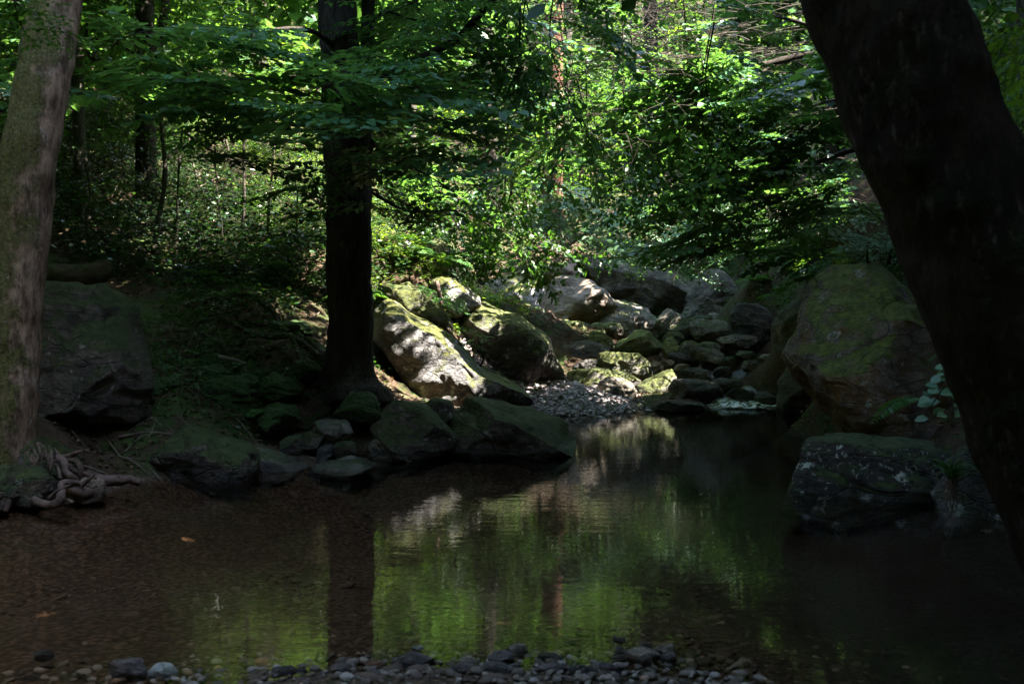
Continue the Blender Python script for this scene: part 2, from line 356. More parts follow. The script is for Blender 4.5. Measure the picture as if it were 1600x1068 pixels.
def build_water():
    # pool sheet, 0.0 m, with a finer sheet stepping up the stream between the boulders
    s = NT('pool_water'); w = s.coord('World', (.45, 1.5, 1))
    n = s.noise(w, 1.6, 2, .5, .2); n2 = s.noise(s.coord('World', (.5, 1.6, 1)), 8, 3, .55); n3 = s.noise(w, 26, 2, .5)
    h = s.math('ADD', s.math('MULTIPLY', n, .5), s.math('MULTIPLY', n2, .30)); h = s.math('ADD', h, s.math('MULTIPLY', n3, .035))
    b = s.bump(h, .16, .022)
    gl = s.n('ShaderNodeBsdfGlossy'); gl.inputs['Roughness'].default_value = .015; gl.inputs['Color'].default_value = (.64, .66, .66, 1); s.l(b, gl.inputs['Normal'])
    tr = s.n('ShaderNodeBsdfTransparent'); tr.inputs['Color'].default_value = (.92, .82, .68, 1)
    fr = s.n('ShaderNodeFresnel'); fr.inputs['IOR'].default_value = 1.333; s.l(b, fr.inputs['Normal'])
    m = s.n('ShaderNodeMixShader'); s.l(fr.outputs[0], m.inputs[0]); s.l(tr.outputs[0], m.inputs[1]); s.l(gl.outputs[0], m.inputs[2]); s.l(m.outputs[0], s.out.inputs[0])
    M['water'] = s.m
    X = np.linspace(-7, 7, 60); Y = np.linspace(2.5, 15.75, 60); gx, gy = np.meshgrid(X, Y)
    v = np.stack([gx.ravel(), gy.ravel(), 0 * gx.ravel()], -1); i = np.arange(59)[:, None] * 60; j = np.arange(59)[None, :]
    f = np.stack([i + j, i + j + 1, i + 61 + j, i + 60 + j], -1).reshape(-1, 4)
    tag(link('water', mesh('water', v, [f], [s.m])), 'still dark brown pool reflecting trees and sunlit bank', None, None, 'structure')
    # white water: rapids running down between the boulders
    s = NT('white_water'); w = s.coord('World', (1, 1.4, 1)); n = s.noise(w, 7, 8, .75, .5)
    z = s.wz(); foam = s.step(n, .46, .58)
    b = s.n('ShaderNodeBsdfPrincipled'); b.inputs['Base Color'].default_value = (.85, .87, .9, 1); b.inputs['Roughness'].default_value = .5
    g2 = s.n('ShaderNodeBsdfGlossy'); g2.inputs['Roughness'].default_value = .08; bp = s.bump(s.noise(w, 18, 4, .6), .8, .04); s.l(bp, g2.inputs['Normal'])
    t2 = s.n('ShaderNodeBsdfTransparent'); t2.inputs['Color'].default_value = (.5, .42, .33, 1)
    m1 = s.n('ShaderNodeMixShader'); m1.inputs[0].default_value = .15; s.l(t2.outputs[0], m1.inputs[1]); s.l(g2.outputs[0], m1.inputs[2])
    m2 = s.n('ShaderNodeMixShader'); at = s.n('ShaderNodeAttribute', attribute_name='foam')
    s.l(s.math('MULTIPLY', foam, at.outputs['Fac']), m2.inputs[0]); s.l(m1.outputs[0], m2.inputs[1]); s.l(b.outputs[0], m2.inputs[2]); s.l(m2.outputs[0], s.out.inputs[0])
    nx, ny = 130, 150
    u, t = np.meshgrid(np.linspace(0, 1, nx), np.linspace(0, 1, ny))
    x0 = 1.9 + t * .6; x1 = 5.0 + t * .6; x = x0 + (x1 - x0) * u; y = 15.02 + t * 3.8 + .14 * np.sin(u * 9)
    st = lambda a, c: 1 / (1 + np.exp(-(t - a) / c))
    zz = .012 + .12 * st(.09, .018) + .13 * st(.5, .03) + .12 * st(.85, .03)
    q = np.stack([x.ravel(), y.ravel(), zz.ravel()], -1); zz = zz.ravel() + fbm(q * (5, 5, 0), 4, 5) * .022
    fo = 1.2 * np.exp(-((t - .07) / .035) ** 2) + .75 * np.exp(-((t - .48) / .07) ** 2) + .4 * np.exp(-((t - .84) / .06) ** 2)
    fo = fo.ravel() * np.clip(.75 + 1.1 * fbm(q * (1.3, .6, 0), 3, 8), 0, 1)
    q[:, 2] = zz; i = np.arange(ny - 1)[:, None] * nx; j = np.arange(nx - 1)[None, :]
    f = np.stack([i + j, i + j + 1, i + nx + j + 1, i + nx + j], -1).reshape(-1, 4)
    me = mesh('rapids_water', q, [f], [s.m]); a = me.attributes.new('foam', 'FLOAT', 'POINT'); a.data.foreach_set('value', np.clip(fo, 0, 1).astype(np.float32))
    tag(link('rapids_water', me), 'small white rapids spilling between dark boulders into the pool', None, None, 'structure')
build_water()

# ------------------------------------------------------------------ rocks
def outline_rock(name, label, pts, Y, depth, seed, mat, lean=0., rough=.05, facets=9, n=120, m=36, p=2.6, group=None, cat='boulder', sink=0, clip=(.62, .95)):
    """pts: outline in photo pixels at depth Y. The solid swells towards and away from it by depth/2."""
    rng = np.random.default_rng(seed)
    o = np.array([P(a, b, Y) for a, b in pts])[:, [0, 2]]
    if lean:        # the top leans back, so it is farther off and larger than it looks
        for _ in range(5):
            zl = o[:, 1].min(); o = np.array([P(a, b, Y + lean * (q[1] - zl)) for (a, b), q in zip(pts, o)])[:, [0, 2]]
    o = resample(np.vstack([o, o[:1]]), n + 1)[:-1]
    c = (o.max(0) + o.min(0)) / 2; size = (o.max(0) - o.min(0)); L = float(np.sqrt(size[0] * size[1]))
    if sink: o[:, 1] = np.where(o[:, 1] < c[1], o[:, 1] - sink * size[1] * (c[1] - o[:, 1]) / (size[1] / 2), o[:, 1])
    ph = np.linspace(-pi / 2, pi / 2, m)
    yy = np.sign(np.sin(ph)) * np.abs(np.sin(ph)) ** (2 / p) * depth / 2; sc = np.maximum(np.cos(ph), 0) ** (2 / p)
    v = np.empty((m, n, 3)); zb = o[:, 1].min()
    for k in range(m):
        q = c + (o - c) * max(sc[k], .004)
        v[k, :, 0] = q[:, 0]; v[k, :, 2] = q[:, 1]; v[k, :, 1] = Y + yy[k] + lean * (q[:, 1] - zb)
    v = v.reshape(-1, 3); cen = np.array((c[0], Y + lean * (c[1] - zb), c[1])); hs = np.array((size[0] / 2, depth / 2, size[1] / 2))
    d = v - cen
    # fracture planes, mostly on the faces turned to the viewer and up
    for _ in range(int(facets * 1.7)):
        nn = rng.normal(size=3) * (.8, 1.0, .8); nn[1] -= .5; nn /= np.linalg.norm(nn)
        sup = (d @ nn); hmax = sup.max() * rng.uniform(*clip)
        ex = np.maximum(0, sup - hmax); d = d - ex[:, None] * nn * .9
    v = cen + d
    nd = d / hs; nd /= np.linalg.norm(nd, axis=1)[:, None] + 1e-6
    f1 = fbm(v * (1.6 / L), 5, seed, .55); rid = 1 - np.abs(fbm(v @ np.array([[1, .2, .3], [-.2, 1, .1], [-.6, 0, 2.2]]) * (1.9 / L), 4, seed + 40, .5)) * 2
    f3 = fbm(v * 9, 3, seed + 7); f4 = fbm(v * (5 / max(L, .3)), 4, seed + 90, .6)
    crk = 0
    if facets > 3:      # open joints: thin grooves along two families of tilted planes
        A = np.array([[.5, .3, 1.0], [-.9, .2, .5], [.3, .9, .2]]) * (1.3 / max(L, .25))
        for sd, tr in ((60, A), (75, A[::-1].copy() * 1.5)):
            g = vnoise(v @ tr + .25 * fbm(v * 2 / max(L, .25), 3, sd)[:, None], sd); crk = crk - np.exp(-(g / .055) ** 2)
    v = v + nd * (f1 * rough * L + np.clip(rid, -1, 1) * rough * .55 * L + f4 * rough * .3 * L + f3 * .012 * min(1, L) + crk * .022 * min(L, 1.6))[:, None]
    for ax, k in ((0, 0), (2, 1)):      # keep the outline's own width and height
        lo, hi = v[:, ax].min(), v[:, ax].max(); v[:, ax] = o[:, k].min() + (v[:, ax] - lo) / (hi - lo) * (o[:, k].max() - o[:, k].min())
    i = np.arange(m - 1)[:, None] * n; j = np.arange(n)[None, :]; j2 = (j + 1) % n
    f = np.stack([i + j, i + n + j, i + n + j2, i + j2], -1).reshape(-1, 4)
    base = np.array((c[0], Y, zb)); ob = link(name, mesh(name, v - base, [f], [mat]), None, tuple(base))
    return tag(ob, label, cat, group)

def blob(x0, y0, x1, y1, seed, pw=2.4, tilt=0., k=10):
    """irregular stone outline filling a pixel box"""
    rng = np.random.default_rng(seed); cx, cy, a, b = (x0 + x1) / 2, (y0 + y1) / 2, (x1 - x0) / 2, (y1 - y0) / 2
    out = []
    ph = rng.uniform(0, 6.28); 
    for i in range(14):
        t = 2 * pi * i / 14; c_, s_ = cos(t), sin(t)
        r = (abs(c_) ** pw + abs(s_) ** pw) ** (-1 / pw) * (1 + rng.uniform(-.09, .07))
        out.append((cx + a * r * c_ + tilt * b * -s_, cy - b * r * s_))
    return out

R_grey = rock_mat('grey_rock', (.068, .057, .045), (.18, .155, .125), .28, .25)
R_pale = rock_mat('pale_slab', (.065, .06, .061), (.19, .178, .183), .46, .45, (.035, .045, .008), (.13, .13, .025))
R_moss = rock_mat('mossy_rock', (.05, .044, .036), (.13, .12, .10), .62, .35, (.02, .032, .006), (.085, .09, .018))
R_green = rock_mat('yellow_moss_rock', (.10, .10, .055), (.22, .21, .12), .62, .1, (.07, .085, .02), (.20, .22, .07))
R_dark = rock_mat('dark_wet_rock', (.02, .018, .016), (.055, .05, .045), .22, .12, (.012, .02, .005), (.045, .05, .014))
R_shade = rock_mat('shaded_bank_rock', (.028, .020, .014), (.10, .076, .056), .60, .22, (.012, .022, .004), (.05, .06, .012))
R_right = rock_mat('lichen_boulder_rock', (.07, .047, .033), (.20, .142, .108), .54, .3, (.035, .045, .006), (.14, .15, .018), .9)
R_cliff = rock_mat('brown_cliff', (.09, .068, .054), (.25, .20, .165), .22, .25, (.03, .034, .01), (.08, .08, .025), .2, .12, .8)
R_cliffd = rock_mat('dark_cliff', (.045, .036, .026), (.13, .11, .08), .3, .15, (.02, .028, .008), (.06, .065, .02))
R_mound = rock_mat('moss_cushion', (.02, .025, .01), (.03, .03, .015), 1.0, .0, (.010, .026, .003), (.032, .066, .008))
R_stone = rock_mat('stream_stone', (.12, .09, .07), (.36, .28, .225), -.2, .2, wet=.035, scale=3)
R_stoned = rock_mat('dark_stream_stone', (.055, .043, .043), (.19, .15, .148), -.3, .1, wet=.03, scale=3)
R_stonew = rock_mat('white_stone', (.34, .33, .31), (.58, .57, .55), -.3, .1, wet=.02, scale=3)
R_stoner = rock_mat('russet_stone', (.16, .07, .04), (.28, .14, .09), -.3, .1, wet=.02, scale=3)
R_tan = rock_mat('tan_rock', (.12, .08, .055), (.26, .18, .13), .1, .1)

def z5(*q): return [(500 + a / 2.81, 360 + b / 2.81) for a, b in q]
def z6(*q): return [(760 + a / 3.077, 360 + b / 3.077) for a, b in q]
def z4(*q): return [(a / 2.427, 380 + b / 2.427) for a, b in q]
def z7(*q): return [(1160 + a / 2.136, 380 + b / 2.136) for a, b in q]

# the sunlit bank beyond the twin-trunked tree
outline_rock('bank_slab', 'pale grey sloping slab lit by sun just behind the dark twin-trunked tree', z5((215, 300), (330, 320), (420, 380), (560, 450), (640, 530), (720, 610), (800, 660), (930, 700), (900, 740), (700, 760), (540, 770), (430, 720), (360, 610), (270, 520), (215, 440)), 12.9, 2.2, 11, R_pale, .8, .04, 6, 220, 80, 2.4, None, 'rock', .08, (.8, 1.0))
outline_rock('mossy_boulder', 'large rounded mossy boulder with white lichen streaks, beside the gravel bar', z5((560, 350), (620, 300), (700, 305), (800, 340), (900, 385), (1000, 465), (1055, 560), (1105, 650), (1080, 700), (960, 700), (800, 670), (720, 600), (630, 520), (570, 440)), 15.2, 2.6, 23, R_moss, .5, .035, 6, 200, 70, 2.5, None, 'boulder', .1)
outline_rock('mossy_outcrop', 'small mossy knob of rock at the top of the sunlit ferny bank', [(655, 395), (675, 372), (700, 378), (714, 400), (712, 428), (690, 440), (660, 430)], 15.9, 1.1, 25, R_moss, .2, .05, 7)
outline_rock('bank_ledge', 'low pale ledge with lichen between sunlit slab and mossy boulder', [(668, 440), (700, 430), (735, 455), (752, 480), (740, 500), (715, 498), (690, 475)], 15.0, 1.2, 26, R_pale, .3, .05, 8, cat='rock')
outline_rock('bank_ledge', 'narrow mossy ledge sloping above the sunlit slab', [(585, 450), (620, 440), (670, 470), (705, 505), (700, 525), (660, 500), (610, 480)], 14.1, 1.0, 28, R_moss, .3, .05, 8, cat='rock')
# waterside boulders under the tree
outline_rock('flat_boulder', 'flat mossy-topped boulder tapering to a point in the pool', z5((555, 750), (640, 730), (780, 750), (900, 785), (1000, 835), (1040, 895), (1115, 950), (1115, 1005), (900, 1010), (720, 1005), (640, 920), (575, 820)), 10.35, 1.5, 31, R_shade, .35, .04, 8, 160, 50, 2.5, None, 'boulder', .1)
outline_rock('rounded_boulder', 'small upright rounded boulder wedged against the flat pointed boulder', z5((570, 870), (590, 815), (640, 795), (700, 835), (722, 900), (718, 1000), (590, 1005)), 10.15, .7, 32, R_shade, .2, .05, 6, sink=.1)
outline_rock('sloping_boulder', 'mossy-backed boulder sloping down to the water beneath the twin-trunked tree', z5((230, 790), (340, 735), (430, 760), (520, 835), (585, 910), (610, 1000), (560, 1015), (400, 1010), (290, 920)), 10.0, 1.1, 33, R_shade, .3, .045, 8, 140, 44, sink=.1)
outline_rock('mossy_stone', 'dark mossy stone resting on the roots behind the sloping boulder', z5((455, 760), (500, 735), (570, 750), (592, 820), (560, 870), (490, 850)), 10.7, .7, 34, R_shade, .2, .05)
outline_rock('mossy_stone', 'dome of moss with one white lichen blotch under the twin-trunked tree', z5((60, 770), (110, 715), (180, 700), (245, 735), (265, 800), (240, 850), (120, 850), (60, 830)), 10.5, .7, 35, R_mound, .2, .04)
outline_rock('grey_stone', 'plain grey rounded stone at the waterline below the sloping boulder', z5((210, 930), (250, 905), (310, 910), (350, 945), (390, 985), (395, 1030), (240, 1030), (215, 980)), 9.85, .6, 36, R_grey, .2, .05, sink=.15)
outline_rock('flat_stone', 'flat pale stone half afloat in the shallows with streaks of ripples round it', z4((1165, 870), (1205, 830), (1290, 810), (1360, 822), (1420, 850), (1440, 885), (1300, 900), (1180, 895)), 9.35, .7, 37, R_grey, .3, .03, 5, sink=.1)
outline_rock('pale_edge_rock', 'pale grey fluted rock running down to the water beside the leafy bank', z4((870, 790), (920, 772), (980, 780), (1060, 812), (1155, 862), (1120, 885), (1000, 890), (900, 880)), 9.15, .9, 38, R_grey, .3, .035, 6, sink=.1)
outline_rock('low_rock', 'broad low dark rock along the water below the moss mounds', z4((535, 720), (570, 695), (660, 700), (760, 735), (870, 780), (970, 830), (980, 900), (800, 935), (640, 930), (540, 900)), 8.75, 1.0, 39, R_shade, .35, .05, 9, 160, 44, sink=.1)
for a in [((1068, 730, 1150, 800), 9.75, 'blocky grey stone with a pointed foot at the water beneath moss', 41, R_shade), ((1140, 715, 1232, 765), 9.9, 'thin dark stone lying behind the blocky grey stone', 42, R_shade),
          ((1185, 668, 1345, 735), 10.0, 'long pale-edged flat stone laid across the bank below the moss dome', 43, R_grey), ((1200, 765, 1270, 818), 9.7, 'small dark cobble between two grey stones at the water', 44, R_dark),
          ((1265, 750, 1345, 815), 9.8, 'squat brown cobble beside the plain grey rounded stone', 45, R_shade), ((690, 580, 800, 630), 10.6, 'flat grey stone bedded in leaf litter by the roots', 46, R_shade),
          ((590, 780, 655, 870), 9.1, 'cracked grey stone at the inner end of the low rock', 47, R_shade), ((540, 870, 640, 920), 8.95, 'small grey stone at the dark cave mouth near the water', 48, R_grey)]:
    (x0, y0, x1, y1), Y, lab, sd, mt = a
    outline_rock('bank_stone', lab, z4(*[((p - 0), q) for p, q in blob(x0, y0, x1, y1, sd)]), Y, .5, sd, mt, .2, .05, 6, 70, 24, group='stones along the dark bank', cat='stone', sink=.2)
# moss mounds on the bank
for (x0, y0, x1, y1), Y, lab, sd in [((765, 495, 1005, 660), 10.4, 'biggest round moss cushion on the root-strewn bank', 51), ((735, 460, 885, 545), 10.9, 'moss cushion just behind the biggest one', 52), ((530, 505, 670, 610), 9.9, 'dark moss cushion next to the tall flat-topped rock', 53),
        ((985, 490, 1150, 590), 10.6, 'moss cushion carrying a pale lichen spot near the trunk', 54), ((980, 288, 1200, 400), 12.2, 'broad moss hummock highest on the bank beside the trunk', 55), ((745, 385, 860, 425), 11.8, 'low moss cushion in the middle of the roots', 56), ((765, 262, 930, 312), 12.6, 'small moss hummock under the arching fern', 57), ((1090, 440, 1210, 520), 10.9, 'moss cushion pressed against the trunk foot', 58), ((985, 600, 1130, 700), 10.1, 'dark moss lump above the thin stones', 59)]:
    outline_rock('moss_mound', lab, z4(*blob(x0, y0, x1, y1, sd)), Y, .75, sd, R_mound, .25, .11, 3, 110, 40, 2.1, 'moss mounds on the shaded bank', 'moss mound', .25)
# tall rock behind the mossy tree
outline_rock('tall_rock', 'tall flat-topped rock with a mossy crest standing behind the leaning mossy trunk', z4((60, 150), (140, 128), (300, 136), (450, 168), (478, 260), (505, 400), (540, 560), (535, 650), (505, 700), (350, 705), (220, 735), (100, 690), (50, 400)), 8.9, 1.5, 61, R_shade, .12, .045, 12, 200, 64, 3.2, None, 'rock')
outline_rock('support_rock', 'dark sunken rock hidden in the hollow beneath the tall rock', z4((100, 690), (300, 690), (500, 700), (520, 800), (480, 905), (300, 900), (120, 860)), 9.35, .9, 62, R_dark, .1, .05)
outline_rock('mossy_stone', 'round mossy stone gripped by the bare roots of the leaning mossy tree', z4((68, 900), (90, 860), (140, 845), (190, 875), (205, 930), (190, 975), (90, 980)), 7.35, .4, 63, R_shade, .1, .04, 4, sink=.1)
outline_rock('mossy_stone', 'lumpy mossy stone at the picture edge beneath the mossy trunk', z4((-60, 860), (0, 840), (50, 850), (72, 920), (60, 985), (-60, 1000)), 7.2, .5, 64, R_shade, .1, .05, sink=.1)
outline_rock('root_stone', 'pinkish pitted stone at the water under the bare roots', z4((280, 915), (320, 885), (375, 895), (398, 935), (380, 970), (290, 970)), 7.55, .35, 65, R_tan, .1, .05, 5, 80, 30, sink=.15)
outline_rock('root_stone', 'grey stone wedged among the bare roots above the pinkish one', z4((228, 850), (270, 835), (300, 855), (290, 890), (240, 895)), 7.6, .25, 66, R_grey, .1, .05, 5, 60, 24)
outline_rock('lichen_rock', 'pale lichened rock poking out of the dark thicket below the sapling', z4((590, 120), (640, 105), (690, 140), (710, 190), (660, 200), (605, 180)), 14.5, .8, 67, R_grey, .2, .05, 7)
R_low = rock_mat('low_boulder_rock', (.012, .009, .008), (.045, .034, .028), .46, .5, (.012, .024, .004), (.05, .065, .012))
# right-hand boulders
outline_rock('tall_boulder', 'tall mossy boulder with orange lichen standing in the pool beside the leaning dark trunk', z7((300, 115), (350, 68), (400, 57), (520, 66), (640, 90), (720, 300), (740, 560), (660, 660), (380, 660), (255, 640), (195, 535), (178, 445), (212, 390), (258, 300), (275, 200)), 9.6, 2.0, 71, R_right, .18, .035, 9, 220, 76, 2.7, None, 'boulder', .05)
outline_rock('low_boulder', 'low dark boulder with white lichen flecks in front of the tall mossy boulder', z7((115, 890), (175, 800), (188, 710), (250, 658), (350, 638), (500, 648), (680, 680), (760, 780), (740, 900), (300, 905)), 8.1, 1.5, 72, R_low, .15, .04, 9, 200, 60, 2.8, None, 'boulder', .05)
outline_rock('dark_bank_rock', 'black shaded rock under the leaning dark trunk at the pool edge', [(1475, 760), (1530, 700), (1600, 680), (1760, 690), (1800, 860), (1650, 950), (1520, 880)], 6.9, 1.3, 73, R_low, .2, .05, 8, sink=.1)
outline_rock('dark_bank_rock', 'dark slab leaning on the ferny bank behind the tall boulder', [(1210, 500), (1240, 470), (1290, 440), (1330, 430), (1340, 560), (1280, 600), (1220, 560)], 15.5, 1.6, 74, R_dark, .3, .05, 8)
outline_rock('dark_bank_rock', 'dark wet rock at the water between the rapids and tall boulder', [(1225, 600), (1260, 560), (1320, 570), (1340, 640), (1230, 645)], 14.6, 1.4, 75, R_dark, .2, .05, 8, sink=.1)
# cliff beyond the stream
outline_rock('rock_face', 'pale fractured rock face sloping behind the mossy boulder', z6((-20, 250), (90, 215), (200, 225), (310, 215), (350, 290), (280, 360), (265, 440), (260, 560), (60, 560), (-20, 400)), 21.5, 2.2, 81, R_pale, .3, .04, 14, 160, 50, 3.8, group='rock faces beyond the stream', cat='rock face')
outline_rock('rock_face', 'big brown weathered rock face in the middle of the far bank', z6((215, 420), (270, 280), (330, 222), (440, 222), (530, 280), (590, 345), (690, 410), (690, 580), (400, 580), (210, 560)), 21.3, 2.2, 82, R_cliff, .3, .04, 14, 160, 50, 3.8, group='rock faces beyond the stream', cat='rock face')
outline_rock('rock_face', 'low grey slab continuing the brown rock face downstream', z6((510, 340), (600, 325), (710, 360), (820, 400), (880, 460), (860, 580), (560, 580), (500, 440)), 21.0, 1.6, 83, R_grey, .3, .04, 12, 120, 40, 3.8, group='rock faces beyond the stream', cat='rock face')
outline_rock('rock_face', 'long dark cliff under the overhanging foliage', z6((430, 130), (520, 110), (640, 150), (800, 170), (960, 190), (1000, 260), (960, 400), (900, 460), (700, 430), (560, 360), (440, 230)), 22.9, 2.4, 84, R_cliffd, .15, .04, 12, 180, 56, 3.8, group='rock faces beyond the stream', cat='rock face')
outline_rock('rock_face', 'slanted olive slab at the end of the dark cliff', z6((920, 420), (980, 300), (1060, 190), (1130, 190), (1200, 280), (1250, 380), (1250, 500), (940, 520)), 21.9, 1.8, 85, R_cliffd, .25, .04, 12, 140, 50, 3.8, group='rock faces beyond the stream', cat='rock face')
outline_rock('rock_face', 'grey jointed rock wall in shade behind the farthest boulders', z6((1230, 200), (1300, 150), (1400, 160), (1480, 260), (1520, 420), (1400, 480), (1240, 460)), 21.0, 1.8, 86, R_cliffd, .2, .04, 14, 140, 50, 3.8, group='rock faces beyond the stream', cat='rock face')
outline_rock('rock_face', 'blocky broken ledge above the pale fractured face', z6((60, 190), (120, 130), (240, 150), (340, 180), (430, 120), (460, 230), (330, 260), (100, 260)), 23.0, 1.6, 87, R_cliff, .2, .06, 16, 140, 46, 3.6, group='rock faces beyond the stream', cat='rock face')

PILE = [  # box in photo pixels, material, tilt, label
    (866, 499, 917, 536, R_green, 0, 'round yellow-green boulder at the head of the pile, below the brown rock face'),
    (862, 531, 957, 572, R_dark, -.3, 'dark flat-topped boulder in front of the round yellow-green one'),
    (910, 515, 958, 552, R_green, .2, 'bright mossy boulder next to the round yellow-green one'),
    (938, 503, 974, 522, R_green, 0, 'small tan-green stone topping the bright mossy boulder'),
    (952, 508, 984, 526, R_grey, 0, 'small grey-topped stone perched above the long mossy slab'),
    (918, 503, 946, 524, R_green, 0, 'little mossy stone tucked behind the bright mossy boulder'),
    (893, 561, 942, 598, R_dark, 0, 'round black boulder just above the gravel'),
    (932, 549, 1022, 596, R_moss, .3, 'big domed mossy boulder in the centre of the pile'),
    (888, 575, 1002, 612, R_moss, .4, 'long low mossy boulder sloping to the gravel under the domed one'),
    (936, 588, 996, 632, R_grey, .3, 'grey rounded boulder standing at the gravel edge'),
    (1046, 591, 1132, 636, R_dark, .2, 'brownish dark boulder at the water beside the rapids'),
    (1016, 625, 1103, 652, R_dark, 0, 'low flat wet boulder out in the pool edge'),
    (1078, 496, 1146, 534, R_grey, .2, 'smooth pale grey boulder high in the pile'),
    (1137, 473, 1210, 536, R_dark, .2, 'biggest dark mossy boulder beside the shaded rock wall'),
    (1033, 518, 1070, 535, R_moss, 0, 'little flat mossy stone under the slanting slab'),
    (1034, 526, 1062, 558, R_green, 0, 'upright yellowish stone at the end of the long mossy slab'),
    (1060, 532, 1097, 566, R_moss, .3, 'grey-green wedge stone in the middle of the pile'),
    (1090, 534, 1126, 554, R_moss, 0, 'low rounded stone below the smooth pale boulder'),
    (1121, 521, 1182, 542, R_grey, 0, 'flat pale ledge stone under the biggest dark boulder'),
    (1084, 542, 1130, 572, R_grey, .5, 'slanting brown-grey stone beside the wedge stone'),
    (1042, 550, 1072, 571, R_dark, 0, 'dark brown stone between the upright and wedge stones'),
    (1012, 563, 1038, 580, R_tan, 0, 'orange-tan stone in the hollow of the pile'),
    (1032, 562, 1054, 577, R_tan, .2, 'smaller tan stone next to the orange-tan one'),
    (1052, 568, 1078, 582, R_tan, 0, 'flattish rusty stone at the stream edge'),
    (1062, 574, 1114, 600, R_dark, .1, 'dark wet boulder where the upper water slips past'),
    (1136, 606, 1182, 638, R_dark, .1, 'black boulder splitting the white rapids'),
    (1112, 590, 1160, 612, R_dark, 0, 'low black boulder above the white rapids'),
    (1176, 615, 1230, 640, R_dark, .3, 'wet dark boulder with foam along its foot'),
    (999, 583, 1022, 598, R_grey, 0, 'fist-like grey stone in the gap by the slanting boulder'),
    (1124, 556, 1150, 575, R_shade, 0, 'mossy little stone under the flat pale ledge'),
    (1150, 548, 1182, 566, R_shade, 0, 'brown little stone by the shaded water'),
    (1160, 562, 1190, 580, R_grey, .2, 'grey little stone half in the shaded water'),
    (1186, 552, 1216, 574, R_grey, .3, 'pale tilted stone nearest the tall mossy boulder'),
    (1205, 572, 1228, 586, R_dark, 0, 'tiny dark stone close to the tall boulder'),
    (1114, 572, 1146, 590, R_dark, 0, 'dark round stone above the low black boulder'),
    (1100, 488, 1128, 504, R_grey, 0, 'small round stone on top behind the smooth pale boulder'),
    (1126, 480, 1152, 500, R_cliff, 0, 'small brown stone against the foot of the olive slab')]
def Yb(py): return float(np.interp(py, [490, 505, 520, 540, 572, 600, 630, 652], [22.2, 21.2, 20.3, 19.2, 17.9, 16.9, 15.75, 14.9]))
GP = 'boulders piled along the stream'
for i, (x0, y0, x1, y1, mt, tl, lab) in enumerate(PILE):
    wd = (x1 - x0) / 1600 * Yb(y1)
    outline_rock('boulder', lab, blob(x0, y0, x1, y1, 200 + i, 2.3, tl), Yb(y1), wd * .8, 200 + i, mt, .15, .05, 9, 90, 30, 2.4, GP, 'boulder', .3)
outline_rock('boulder', 'long tilted mossy slab striped yellow in the middle of the pile', z6((578, 580), (640, 540), (740, 475), (800, 490), (850, 545), (835, 590), (760, 600), (600, 610)), 18.9, 1.2, 251, R_green, .2, .05, 10, 110, 36, 2.4, GP, sink=.3)
outline_rock('boulder', 'slanted mossy block leaning by the water below the domed boulder', z6((712, 790), (730, 750), (840, 690), (915, 665), (930, 710), (900, 780), (840, 835), (740, 840)), 16.1, 1.0, 252, R_moss, .2, .05, 9, 110, 36, 2.5, GP, sink=.2)
outline_rock('boulder', 'pale pointed block crowning the pile', z6((800, 460), (820, 420), (880, 372), (945, 405), (940, 430), (900, 480), (820, 495)), 20.9, .9, 253, R_grey, .2, .04, 10, 90, 30, 2.6, GP, sink=.2)
outline_rock('boulder', 'long dark slab slanting beneath the pale pointed block', z6((860, 495), (890, 455), (980, 415), (1080, 405), (1085, 430), (1000, 465), (930, 515)), 20.5, .9, 254, R_shade, .2, .04, 8, 90, 30, 2.6, GP, sink=.2)

# ------------------------------------------------------------------ gravel and stones
def ico():
    t = (1 + 5 ** .5) / 2
    v = np.array([(-1, t, 0), (1, t, 0), (-1, -t, 0), (1, -t, 0), (0, -1, t), (0, 1, t), (0, -1, -t), (0, 1, -t), (t, 0, -1), (t, 0, 1), (-t, 0, -1), (-t, 0, 1)], float); v /= np.linalg.norm(v[0])
    f = np.array([(0, 11, 5), (0, 5, 1), (0, 1, 7), (0, 7, 10), (0, 10, 11), (1, 5, 9), (5, 11, 4), (11, 10, 2), (10, 7, 6), (7, 1, 8), (3, 9, 4), (3, 4, 2), (3, 2, 6), (3, 6, 8), (3, 8, 9), (4, 9, 5), (2, 4, 11), (6, 2, 10), (8, 6, 7), (9, 8, 1)])
    return v, f
def ico2():
    v, f = ico(); v = list(map(tuple, v)); cache = {}; nf = []
    def mid(a, b):
        k = (min(a, b), max(a, b))
        if k not in cache:
            m = (np.array(v[a]) + np.array(v[b])); m /= np.linalg.norm(m); v.append(tuple(m)); cache[k] = len(v) - 1
        return cache[k]
    for a, b, c in f:
        x, y, z = mid(a, b), mid(b, c), mid(c, a); nf += [(a, x, z), (b, y, x), (c, z, y), (x, y, z)]
    return np.array(v), np.array(nf)
IV, IF = ico(); IV2, IF2 = ico2()
